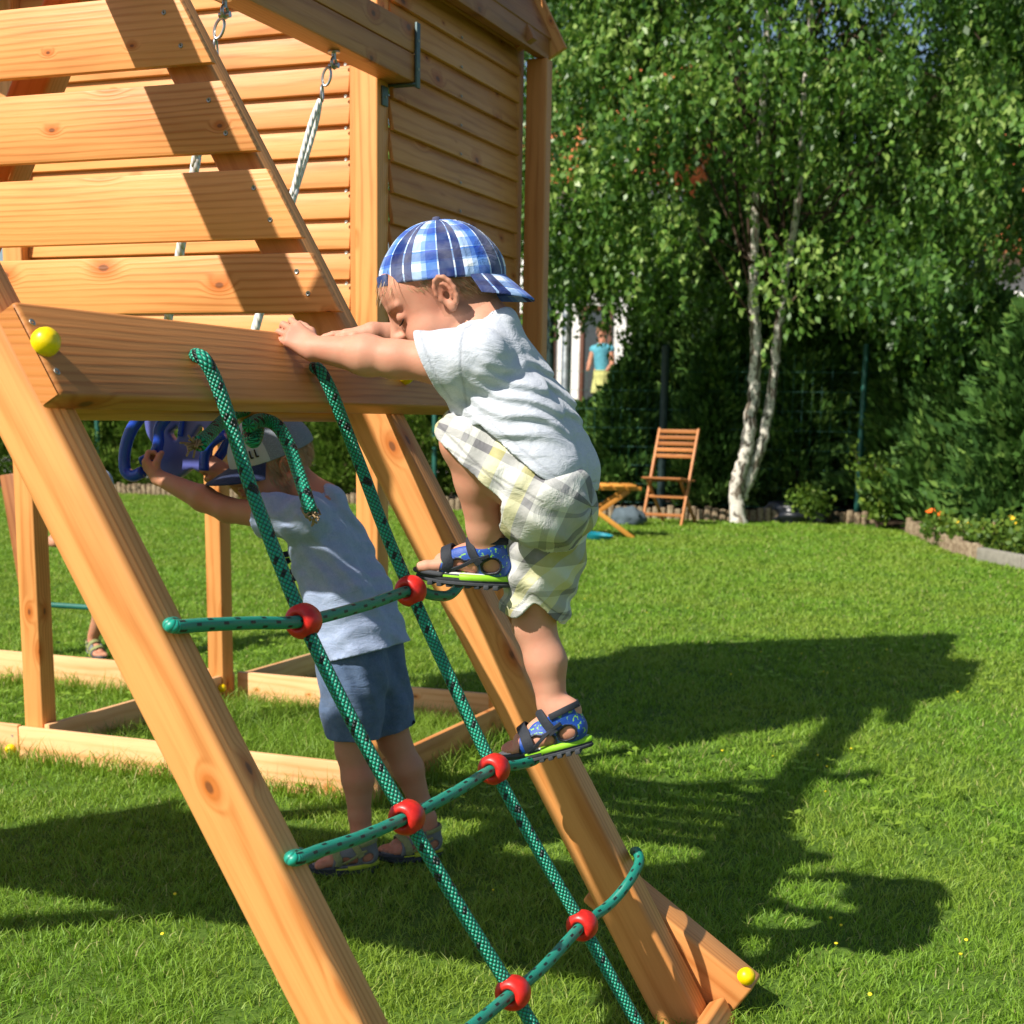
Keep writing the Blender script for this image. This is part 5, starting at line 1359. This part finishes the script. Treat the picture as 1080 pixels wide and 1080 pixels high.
# hair: wisps at the forehead, short sides
def hair_roots(n, test, S_, c, f, l, u, rr=.1):
    X = A3(c)+rng.normal(size=(n*6, 3))*0; q = rng.normal(size=(n*6, 3)); q /= np.linalg.norm(q, axis=1)[:, None]
    X = A3(c)+q*rr
    for _ in range(8):
        d = S_(X); X = X-q*(d*.9)[:, None]
    k = (np.abs(S_(X)) < .002) & test((X-A3(c)) @ A3(f), (X-A3(c)) @ A3(l), (X-A3(c)) @ A3(u)); return X[k][:n], q[k][:n]
Hd = SDF(); head_sdf(Hd, hc, f, l, u, 1.)
X, Q = hair_roots(5200, lambda a, b, d: (d > -.045+.6*np.maximum(0, a)) & (a < .060) & (d > .012+(a-.02)*.9) & (np.hypot(a+.004, d+.002) > .030) | ((a < -.022) & (d > -.045)), Hd, hc, f, l, u)
dv = Q*.10-A3(f)*.35-A3(u)*.8; dv /= np.linalg.norm(dv, axis=1)[:, None]
strands('hair', X, dv, rng.uniform(.006, .013, len(X)), 'hair', BOY, .0005, .03)['kind'] = 'stuff'
X, Q = hair_roots(420, lambda a, b, d: (a > .045) & (d > .045) & (np.abs(b) < .062), Hd, hc, f, l, u)
dv = A3(f)*.35-A3(u)*.8+Q*.35+A3(l)*rng.normal(0, .25, len(X))[:, None]; dv /= np.linalg.norm(dv, axis=1)[:, None]
strands('fringe', X, dv, rng.uniform(.008, .020, len(X)), 'hair', BOY, .0005, .12)['kind'] = 'stuff'

# t-shirt
T = SDF()
T.cap(neck+Vector((.004, 0, 0)), chest, .050, .060, .02)
for sg in (-1, 1):
    o = Vector((0, .036*sg, 0)); T.cap(chest+o, belly+o+Vector((.002, 0, 0)), .061, .070, .025); T.cap(belly+o+Vector((.002, 0, 0)), WP(573, 500, HY)+o*1.05, .070, .074, .025)
T.cap(shL, shR, .042, .042, .02)
slL = shL.lerp(elL, .62); slR = shR.lerp(elR, .75)
T.chain([shL+Vector((.004, .006, -.002)), slL+Vector((0, 0, -.002))], [.042, .0445], .018); T.chain([shR, slR], [.042, .042], .018)
T.cap(WP(478, 398, 2.0), WP(492, 430, 2.06), .014, .03, .03)
ax_ = (pel-chest).normalized(); ax2 = A3(ax_)
def folds(p, d):
    t = (p-A3(chest)) @ ax2; side = p @ np.array([.25, .2, .9])
    q = p @ np.array([.35, .0, .94])
    ph = q*2*PI/.021+2.2*np.sin(p[:, 0]*34+p[:, 1]*18)+1.1*np.sin(p[:, 1]*60+p[:, 2]*35)
    m_ = np.clip((t+.02)/.05, 0, 1)*np.clip((.150-t)/.05, 0, 1)
    fine = .0008*np.sin(p[:, 0]*120+p[:, 2]*90+2*np.sin(p[:, 1]*70))*np.sin(p[:, 2]*100-p[:, 1]*60)
    w2 = .0016*np.sin(p @ np.array([90, 20, -40.])+1.5*np.sin(p[:, 2]*40))*np.clip((-.0+.05-t)/.06, 0, 1)
    dd = d+.0030*m_*np.sin(ph)*(0.6+.4*np.sin(p[:, 0]*25+2))+fine+w2
    return np.maximum(dd, -(dd+.009))
T.fn('f', folds)
T.plane(slL, (slL-shL)+Vector((0, 0, -.03))); 
# far sleeve and hem are cut with local spheres of influence so that they do not slice the rest
def cut_r(p, d):
    n_ = A3((slR-shR).normalized()); e = (p-A3(slR)) @ n_; near = np.linalg.norm(p-A3(slR), axis=1) < .09
    return np.where(near & (p[:, 1] > 2.12), np.maximum(d, e), d)
T.fn('f', cut_r)
T.sub(neck+Vector((-.012, 0, .012)), HP(-.030, 0, -.028)+Vector((0, 0, .03)), .050, .055, .003)
hem = WP(604, 522, HY)
hp1 = A3(WP(583, 490, HY)); hp2 = A3(WP(500, 452, HY)); hn1 = np.array([-.62, 0, -.78]); hn2 = np.array([.12, 0, -.99]); hp3 = A3(WP(614, 520, HY)); hn3 = np.array([.25, 0, -.97])
T.fn('f', lambda p, d: np.maximum(d, np.maximum(np.minimum((p-hp1) @ hn1, (p-hp2) @ hn2), (p-hp3) @ hn3)))
lo, hi = bbox([shL+Vector((-.08, -.09, .06)), shR+Vector((0, .09, .05)), hem+Vector((.09, .1, -.03)), elL, hem+Vector((0, -.14, -.03)), belly+Vector((0, .14, 0))], .03)
def seamT(X):
    nL = A3((slL-shL).normalized()); e1 = np.abs((X-A3(shL)-nL*.012) @ nL); k1 = (np.linalg.norm(X-A3(shL), axis=1) < .075)
    e2 = np.abs((X-A3(slL)) @ A3((slL-shL+Vector((0, 0, -.03))).normalized())+.012); k2 = np.linalg.norm(X-A3(slL), axis=1) < .07
    hv = np.maximum(np.minimum((X-hp1) @ hn1, (X-hp2) @ hn2), (X-hp3) @ hn3); e3 = np.abs(hv+.013)
    return np.clip(np.exp(-(e1/.0020)**2)*k1+.8*np.exp(-(e2/.0018)**2)*k2+.8*np.exp(-(e3/.0018)**2)*(X[:, 0] > -1.02), 0, 1)
SHO = surface(T, lo, hi, .0025, 't_shirt', 'shirt1', BOY, {'sm': ('FLOAT', seamT)})

# plaid shorts
G = SDF()
openL = hipL.lerp(knL, .94); openR = hipR.lerp(knR, .93)
for sg in (-1, 1):
    o = Vector((0, .034*sg, 0)); G.cap(WP(568, 505, HY)+o, WP(574, 527, HY)+o, .050, .066, .03)
G.chain([hipL+Vector((.004, 0, -.018)), hipL.lerp(knL, .5)+Vector((0, 0, -.008)), openL+Vector((0, 0, -.006)), openL+(openL-hipL)*.12+Vector((0, 0, -.006))], [.065, .056, .047, .045], .03)
G.chain([hipR+Vector((.004, 0, -.01)), hipR.lerp(knR, .5)+Vector((.004, 0, 0)), openR, openR+(openR-hipR)*.2], [.066, .058, .046, .045], .03)
G.cap(WP(592, 545, HY), WP(580, 590, HY+.03), .042, .036, .03)
aL_ = A3((knL-hipL).normalized()); aR_ = A3((knR-hipR).normalized())
def foldsG(p, d):
    tL_ = (p-A3(hipL)) @ aL_; tR_ = (p-A3(hipR)) @ aR_
    w1 = np.sin(p @ np.array([60., 30, 105])+1.8*np.sin(p[:, 2]*30+p[:, 1]*22)); w2 = np.sin(p @ np.array([130., -50, -30])+1.5*np.sin(p[:, 2]*45))
    dL = _cap(p, A3(hipL), A3(openL), .07, .055)
    near = np.clip(1-np.abs(dL)/.03, 0, 1)
    rad = p-A3(hipL)-tL_[:, None]*aL_; ang = np.arctan2(rad[:, 1], rad @ np.array([0, 0, 1.]))
    dd = d+.0026*w1*(1-near*.5)+.0018*w2+.0025*near*np.sin(ang*5+tL_*26)
    return np.maximum(dd, -(dd+.009))
G.fn('f', foldsG)
archx = WP(566, 640, 2.12).x
def cuts(p, d):
    eL = (p-A3(WP(499, 502, 1.985))) @ np.array([-.64, 0, -.768]); dl = np.linalg.norm(p-A3(openL)-np.array([-.01, 0, -.03]), axis=1) < .105
    d = np.where(dl & (p[:, 1] < 2.125) & (p[:, 0] < -.80), np.maximum(d, eL), d)
    n_ = A3((knR-hipR).normalized()+Vector((-.12, 0, 0))); n_ /= np.linalg.norm(n_); eR = (p-A3(openR)) @ n_+.034*np.exp(-((p[:, 0]-archx)/.022)**2)*(p[:, 1] < 2.165)
    return np.where(np.linalg.norm(p-A3(openR), axis=1) < .10, np.maximum(d, eR), d)
G.fn('f', cuts)
def uvG(X):
    tL_ = (X-A3(hipL)) @ aL_; rad = X-A3(hipL)-tL_[:, None]*aL_; nrm = np.array([aL_[2], 0, -aL_[0]]); angL = np.arctan2(rad[:, 1], rad @ nrm)
    tR_ = (X-A3(hipR)) @ aR_; radR = X-A3(hipR)-tR_[:, None]*aR_; angR = np.arctan2(radR[:, 1], radR @ np.array([1., 0, 0]))
    dL = _cap(X, A3(hipL), A3(openL), .07, .055); dR = _cap(X, A3(hipR), A3(openR), .07, .05)
    useR = (dR < dL) & (X[:, 2] < hipR.z-.03)
    u_ = np.where(useR, tR_*.6+angR*.055+.03, tL_+.012*0); v_ = np.where(useR, tR_, angL*.062+.08)
    return np.stack([u_+.30, v_+.5, X[:, 2]*0], 1)
lo, hi = bbox([knL+Vector((-.08, -.09, .07)), hem+Vector((.12, .13, .05)), openR+Vector((0, .1, -.04)), openR+Vector((0, -.1, 0)), hipL+Vector((0, -.11, 0))], .02)
def seamG(X):
    e1 = (X-A3(WP(499, 502, 1.985))) @ np.array([-.64, 0, -.768]); k1 = (X[:, 1] < 2.125) & (np.linalg.norm(X-A3(openL)-np.array([-.01, 0, -.03]), axis=1) < .105)
    n_ = A3((knR-hipR).normalized()+Vector((-.12, 0, 0))); n_ /= np.linalg.norm(n_); e2 = (X-A3(openR)) @ n_+.034*np.exp(-((X[:, 0]-archx)/.022)**2)*(X[:, 1] < 2.165); k2 = np.linalg.norm(X-A3(openR), axis=1) < .1
    a = np.exp(-((e1+.016)/.0018)**2)*k1+np.exp(-((e2+.016)/.0018)**2)*k2
    tl = (X-A3(hipL)) @ aL_; rad = X-A3(hipL)-tl[:, None]*aL_; side = np.abs(rad @ np.array([aL_[2], 0, -aL_[0]])+.012)   # outer side seam of the raised leg
    return np.clip(a+.9*np.exp(-(side/.0018)**2)*(X[:, 1] < 2.06)*(tl > -.02), 0, 1)
SH1 = surface(G, lo, hi, .0025, 'shorts', 'plaid1', BOY, {'gc': ('FLOAT_VECTOR', uvG), 'sm': ('FLOAT', seamG)})
for (h_, f_, u_, sd_) in (FL, FR):
    sandal(BOY, h_, f_, u_, sd_, ('foam', 'lime', 'sandal_blue', 'strap'), anL if sd_ > 0 else anR)

# =================================================== the boy in the grey cap
B2 = thing('person', 'boy in a light grey cap and blue t-shirt holding the blue swing behind the net', 'person', onZ(400, 905))
Y2 = 2.86
f, l, u = axes((-.60, -.76, -.26), (-.16, -.20, .96)); hc = WP(287, 490, Y2); HP = lambda a, b, d: hc+f*a+l*b+u*d
S = SDF(); head_sdf(S, hc, f, l, u, 1.02)
neck = WP(342, 533, Y2+.01); S.cap(HP(-.028, 0, -.030), neck, .038, .044, .02)
chest = WP(346, 575, Y2); belly = WP(368, 630, Y2); pel = WP(380, 690, Y2+.01)
for sg in (-1, 1):
    o = Vector((.0, .042*sg, 0)); S.cap(chest+o, belly+o*.9, .056, .062, .02); S.cap(belly+o*.9, pel+o*.9, .062, .064, .02)
shL = WP(322, 548, Y2-.095); shR = WP(345, 545, Y2+.095); S.cap(shL, shR, .036, .036, .02); S.cap(neck, chest, .045, .055, .02)
elL = WP(240, 538, Y2-.10); wrL = WP(166, 503, Y2-.07)
S.chain([shL, (shL+elL)/2, elL, elL.lerp(wrL, .35), wrL], [.034, .030, .026, .0275, .0165], .012)
hand_sdf(S, wrL, (-.72, 0, .69), (-.45, -.65, -.3), -1, [(.9, 1.2, .8)]*4, [(.75, .6, -.55, .020), (.5, .3, -.85, .016), (.4, -.2, -.9, .012)], .95)
elR = WP(265, 520, Y2+.12); wrR = WP(236, 497, Y2+.02)
S.chain([shR, (shR+elR)/2, elR, wrR], [.034, .029, .0255, .0165], .012)
hand_sdf(S, wrR, (-.65, -.1, .3), (.2, -.8, .5), 1, [(.9, 1.2, .9)]*4, [(.7, .6, -.4, .020), (.6, .3, -.8, .016), (.5, -.2, -.8, .012)], .95)
heelA = onZ(388, 908, .025); toeA = onZ(330, 915, .022); heelB = onZ(470, 893, .024); toeB = onZ(402, 902, .022)
fA = (toeA-heelA).normalized(); fB = (toeB-heelB).normalized(); fA.z = fB.z = 0
hA = toeA-fA*.140; hB = toeB-fB*.140
anA = hA+fA*.03+Vector((0, 0, .075)); anB = hB+fB*.03+Vector((.0, 0, .075))
hipA = WP(372, 705, Y2-.045); hipB = WP(392, 700, Y2+.05); knA = hipA.lerp(anA, .50)+Vector((-.012, 0, 0)); knB = hipB.lerp(anB, .50)+Vector((-.012, 0, 0))
for hp, kn, an_ in ((hipA, knA, anA), (hipB, knB, anB)):
    S.chain([hp, hp.lerp(kn, .5), kn], [.060, .050, .0365], .02); S.chain([kn, kn.lerp(an_, .35)+Vector((.006, 0, 0)), kn.lerp(an_, .82), an_], [.0350, .0345, .0235, .0220], .012)
foot_sdf(S, hA, fA, (0, 0, 1), side=1); foot_sdf(S, hB, fB, (0, 0, 1), side=-1)
S.cap(anA, hA+fA*.028+Vector((0, 0, .05)), .0225, .022, .01); S.cap(anB, hB+fB*.028+Vector((0, 0, .05)), .0225, .022, .01)
lo, hi = bbox([hc+Vector((-.12, -.1, .12)), wrL+Vector((-.1, -.05, .05)), toeA, toeB+Vector((0, .05, -.03)), hB+Vector((.05, .04, -.04)), pel+Vector((.1, .12, 0)), pel+Vector((.1, -.15, 0)), shR+Vector((0, .1, 0)), toeA+Vector((-.05, -.08, -.03)), elR+Vector((0, .05, 0))], .03)
def rd2(X): d = np.minimum(np.linalg.norm(X-A3(HP(-.006, .075, 0)), axis=1)/.025, np.linalg.norm(X-A3(HP(.05, .04, -.03)), axis=1)/.022); return np.clip(1.2-d, 0, 1)
surface(S, lo, hi, .0028, 'body', 'skin2', B2, {'rd': ('FLOAT', rd2), 'dk': ('FLOAT', lambda X: np.zeros(len(X)))})
m = MB()
for sg in (-1, 1): m.tube([HP(.0845, sg*.018, -.0045), HP(.0855, sg*.026, -.0065), HP(.0815, sg*.036, -.0068), HP(.0735, sg*.045, -.003)], .0011, 6, smooth_k=4)
m.build('eyelashes', 'lash', B2, angle=0)
# cap: grey crown, pale front panel, navy visor forward
capc = HP(-.006, 0, .022); cf, cl, cu = axes(f*math.cos(R(6))+u*math.sin(R(-6)), u); CP = lambda a, b, d: capc+cf*a+cl*b+cu*d
D = SDF()
def capshell2(p, d): e = _ell(p, A3(capc), RM(cf, cl, cu), (.0985, .0825, .092)); return np.maximum(e, -(e+.0075))
D.fn('f', capshell2); D.plane(CP(0, 0, .0), -cu)
lo, hi = bbox([capc], .125)
s = NT('grey_cap_panels'); p_ = s.attr('gc'); gx, gy, gz = s.sep(p_); nn = s.noise(s.obj(), 500, 2)
c = s.mix(s.math('GREATER_THAN', gx, .035), (.165, .185, .22), (.40, .42, .43)); c = s.mix(s.smooth(nn, .4, .7, 0, .25), c, (.5, .52, .55))
M['cap2p'] = s.bsdf(c, .9, .1, s.bump(nn, .4, .001))
CAP2 = surface(D, lo, hi, .0028, 'cap', 'cap2p', B2, {'gc': ('FLOAT_VECTOR', lambda X: np.stack([(X-A3(capc)) @ A3(cf), (X-A3(capc)) @ A3(cl), (X-A3(capc)) @ A3(cu)], 1))})
V = MB(); vs = []
for side_ in (0, 1):
    for i in range(nU):
        a = (i/(nU-1)-.5)*2.2
        for j in range(nV):
            t = j/(nV-1); ext = .066*math.cos(a*.8)**.6*t
            vs.append(CP(math.cos(a)*(.096+ext), math.sin(a)*(.080+ext*.5), .003-.010*t-.024*math.sin(a)**2*t)+cu*(-.003*side_))
V.add(vs, fs, vs); V.build('visor', 'navy', CAP2, angle=50)
m = MB(); m.lathe([(0, .004), (.005, .003), (.0065, 0), (.0065, -.004)], frame(CP(0, 0, .0935), cf, cu), 14); m.build('cap_button', 'cap2', CAP2)
# small dark lettering mark on the front panel
m = MB()
for k_ in range(4):
    a = .55+k_*.13; m.tube([CP(.099*math.cos(a), .083*math.sin(a), .018), CP(.0965*math.cos(a), .081*math.sin(a), .034)], .0018, 6)
    m.tube([CP(.099*math.cos(a+.06), .083*math.sin(a+.06), .018), CP(.099*math.cos(a), .083*math.sin(a), .018)], .0016, 6)
m.build('cap_print', 'lash', CAP2, angle=0)
Hd = SDF(); head_sdf(Hd, hc, f, l, u, 1.02)
X, Q = hair_roots(3600, lambda a, b, d: (a < .035) & (d > -.052+.5*np.maximum(0, a)) & (d < .04), Hd, hc, f, l, u)
dv = Q*.2-A3(f)*.2-A3(u)*.8; dv /= np.linalg.norm(dv, axis=1)[:, None]
strands('hair', X, dv, rng.uniform(.008, .018, len(X)), 'hair2', B2, .0005, .05)['kind'] = 'stuff'
# t-shirt
T = SDF(); T.cap(neck, chest, .053, .066, .02)
for sg in (-1, 1):
    o = Vector((0, .046*sg, 0)); T.cap(chest+o, belly+o, .066, .074, .025); T.cap(belly+o, WP(386, 690, Y2)+o, .074, .084, .025)
T.cap(shL, shR, .047, .047, .02); slL = shL.lerp(elL, .55); slR = shR.lerp(elR, .6)
T.chain([shL, slL], [.047, .050], .018); T.chain([shR, slR], [.046, .046], .018)
ch_ = A3(chest); 
def folds2(p, d):
    w1 = np.sin(p @ np.array([95., 30, 62])+1.7*np.sin(p[:, 2]*26+p[:, 1]*30)); w2 = np.sin(p @ np.array([-55., 45, 120])+1.4*np.sin(p[:, 0]*50))
    dd = d+.0030*w1*np.clip((1.02-p[:, 2])/.1, .3, 1)+.0014*w2
    return np.maximum(dd, -(dd+.009))
T.fn('f', folds2)
def cut2(p, d):
    for a_, b_, cond in ((shL, slL, p[:, 1] < Y2-.02), (shR, slR, p[:, 1] > Y2+.03)):
        n_ = A3((b_-a_).normalized()); e = (p-A3(b_)) @ n_; d = np.where((np.linalg.norm(p-A3(b_), axis=1) < .085) & cond, np.maximum(d, e), d)
    return d
T.fn('f', cut2); T.sub(neck+Vector((-.01, 0, .01)), HP(-.03, 0, -.03)+Vector((0, 0, .02)), .049, .055, .003)
T.plane(WP(382, 688, Y2), Vector((.27, 0, -1)))
lo, hi = bbox([shL+Vector((-.12, -.09, .07)), shR+Vector((0, .1, .05)), WP(440, 700, Y2)+Vector((0, .13, -.03)), WP(330, 700, Y2-.14)], .03)
TS2 = surface(T, lo, hi, .003, 't_shirt', 'shirt2', B2)
# dark print on the chest (seen edge on)
m = MB()
for k_, (x_, y_) in enumerate([(300, 585), (301, 592), (304, 604), (307, 611), (312, 609)]): m.box((.012, .03, .010), frame(WP(x_, y_, Y2-.045), (.5, 0, -.87), (.87, 0, .5)), .002)
m.build('shirt_print', 'navy', TS2)
# shorts
G = SDF()
for sg in (-1, 1):
    o = Vector((0, .044*sg, 0)); G.cap(WP(380, 680, Y2)+o, WP(382, 715, Y2)+o, .072, .074, .03)
opA = hipA.lerp(knA, .83); opB = hipB.lerp(knB, .83)
G.chain([hipA, hipA.lerp(knA, .5), opA, opA+(opA-hipA)*.15], [.072, .064, .056, .055], .02); G.chain([hipB, hipB.lerp(knB, .5), opB, opB+(opB-hipB)*.15], [.072, .062, .052, .05], .02)
def foldsH(p, d):
    dd = d+.0022*np.sin(p @ np.array([120., 70, 25])+1.6*np.sin(p[:, 2]*30))+.0014*np.sin(p @ np.array([-60, 110, 60.]))
    return np.maximum(dd, -(dd+.009))
G.fn('f', foldsH)
def cutH(p, d):
    for a_, b_, cond in ((hipA, opA, p[:, 1] < Y2+.005), (hipB, opB, p[:, 1] >= Y2+.005)):
        n_ = A3((b_-a_).normalized()); d = np.where(cond, np.maximum(d, (p-A3(b_)) @ n_), d)
    return d
G.fn('f', cutH); G.plane(WP(380, 668, Y2), (0, 0, 1))
lo, hi = bbox([WP(330, 668, Y2-.12), WP(430, 810, Y2+.16)], .05)
surface(G, lo, hi, .003, 'shorts', 'shorts2', B2)
for (h_, f_, sd_) in ((hA, fA, 1), (hB, fB, -1)): sandal(B2, h_, f_, (0, 0, 1), sd_, ('foam', 'olive', 'sandal_grey', 'olive2'), anA if sd_ > 0 else anB)

# =================================================== third child, mostly hidden by the near slanted leg
Y3 = 4.95
B3 = thing('person', 'child hidden behind the near slanted leg, one foot showing by the green rung', 'person', onZ(95, 697))
f, l, u = axes((.25, -.95, -.1), (0, 0, 1)); hc = WP(58, 440, Y3); S = SDF(); head_sdf(S, hc, f, l, u, 1.0)
nk = hc+Vector((0, .02, -.10)); pel = WP(118, 590, Y3); chest = WP(88, 515, Y3)
S.cap(hc+Vector((0, .01, -.04)), nk, .038, .042, .02); S.cap(nk, chest, .045, .062, .02); S.cap(chest, pel, .064, .07, .02)
shA, shB = chest+Vector((-.085, 0, .03)), chest+Vector((.085, 0, .03)); S.cap(shA, shB, .034, .034, .02)
gr = WP(46, 573, 5.58); gr2 = WP(46, 571, Y3-.0)
el = WP(88, 560, Y3-.05); wr = WP(58, 572, Y3-.08); S.chain([shA, el, wr], [.032, .026, .017], .012)
hand_sdf(S, wr, (-.95, -.2, .1), (0, -1, .2), -1, [(1.0, 1.3, .9)]*4, [(.7, .6, -.4, .02), (.5, .3, -.8, .016), (.5, 0, -.8, .01)], .9)
el2 = WP(118, 550, Y3+.05); S.chain([shB, el2, WP(105, 570, Y3+.1)], [.032, .026, .018], .012)
hpA, hpB = pel+Vector((-.045, 0, -.02)), pel+Vector((.045, 0, -.02))
ft = onZ(108, 694, .02); hh_ = onZ(99, 690, .02); fF = (ft-hh_); fF.z = 0; fF = fF.normalized(); hF = ft-fF*.14; anF = hF+fF*.03+Vector((0, 0, .075)); knF = hpB.lerp(anF, .5)+Vector((.02, -.03, 0))
S.chain([hpB, knF, knF.lerp(anF, .35), anF], [.06, .038, .035, .022], .015); foot_sdf(S, hF, fF, (0, 0, 1))
hG = hF+Vector((.16, .1, 0)); anG = hG+fF*.03+Vector((0, 0, .075)); knG = hpA.lerp(anG, .5)+Vector((0, -.03, 0))
S.chain([hpA, knG, knG.lerp(anG, .35), anG], [.06, .038, .035, .022], .015); foot_sdf(S, hG, fF, (0, 0, 1), side=-1)
lo, hi = bbox([hc+Vector((0, 0, .1)), WP(15, 540, Y3-.12), ft+Vector((.06, 0, -.03)), hG+Vector((-.06, .1, 0)), hF+Vector((.04, .1, 0))], .06)
z0 = lambda X: np.zeros(len(X))
surface(S, lo, hi, .006, 'body', 'skin2', B3, {'rd': ('FLOAT', z0), 'dk': ('FLOAT', z0)})
T = SDF(); T.cap(nk, chest, .052, .075, .02); T.cap(chest, pel, .078, .084, .02); T.cap(shA, shB, .045, .045, .02); T.chain([shA, shA.lerp(el, .6)], [.045, .046]); T.chain([shB, shB.lerp(el2, .6)], [.045, .046])
T.plane(nk+Vector((0, 0, .01)), (0, 0, 1)); surface(T, lo, hi, .006, 't_shirt', 'shirt2', B3)
T = SDF(); T.cap(pel+Vector((-.03, 0, -.02)), pel+Vector((.03, 0, -.02)), .085, .085, .02); T.chain([hpB, hpB.lerp(knF, .8)], [.075, .06]); T.chain([hpA, hpA.lerp(knG, .8)], [.075, .06]); surface(T, lo, hi, .006, 'shorts', 'shorts2', B3)
for (h_, sd_) in ((hF, 1), (hG, -1)): sandal(B3, h_, fF, (0, 0, 1), sd_, ('foam', 'olive', 'sandal_grey', 'olive2'))

# =================================================== person on the far terrace
Y4 = 22.8
B4 = thing('person', 'distant person in a turquoise top on the terrace beside the white house', 'person', onY(635, 402, Y4))
hd = WP(636, 350, Y4); S = SDF(); f, l, u = axes((-.7, -.7, 0), (0, 0, 1)); head_sdf(S, hd, f, l, u, 1.15)
fz = .85; chest = WP(635, 372, Y4); pel = WP(636, 392, Y4)
S.cap(hd, chest, .05, .09, .02); S.cap(chest, pel, .11, .10, .03)
for sg in (-1, 1):
    sh = chest+Vector((.14*sg, 0, .05)); S.chain([sh, sh+Vector((.05*sg, -.03, -.22)), sh+Vector((.02*sg, -.2, -.32))], [.05, .04, .028], .02)
    hp = pel+Vector((.07*sg, 0, 0)); S.chain([hp, Vector((hp.x, hp.y, (hp.z+fz)/2)), Vector((hp.x, hp.y, fz+.06)), Vector((hp.x, hp.y-.12, fz+.03))], [.085, .055, .04, .035], .02)
lo, hi = bbox([hd+Vector((0, 0, .15)), Vector((pel.x-.3, Y4-.35, fz-.02)), Vector((pel.x+.3, Y4+.2, fz))], .03)
surface(S, lo, hi, .012, 'body', 'skin2', B4, {'rd': ('FLOAT', z0), 'dk': ('FLOAT', z0)})
T = SDF(); T.cap(chest+Vector((0, 0, .03)), pel, .135, .125, .03); T.cap(chest+Vector((-.14, 0, .05)), chest+Vector((.14, 0, .05)), .065, .065, .03); T.plane(pel, (0, 0, -1)); surface(T, lo, hi, .012, 't_shirt', plain('turquoise_cotton', (.10, .34, .42), .9, .1), B4)
T = SDF(); T.cap(pel, pel+Vector((0, 0, -.05)), .14, .16, .03); T.cap(pel+Vector((0, 0, -.05)), pel+Vector((0, 0, -.35)), .15, .19, .03); T.plane(pel+Vector((0, 0, .02)), (0, 0, 1)); T.plane(pel+Vector((0, 0, -.33)), (0, 0, -1)); surface(T, lo, hi, .012, 'shorts', plain('lemon_cotton', (.48, .48, .18), .9, .1), B4)
M4 = MB().lathe([(.12*math.sin(a)*1.0, .13*math.cos(a)) for a in np.linspace(0, PI*.55, 8)], Matrix.Translation(hd+Vector((.0, .02, .035))), 14); M4.build('hair', 'bark', B4)
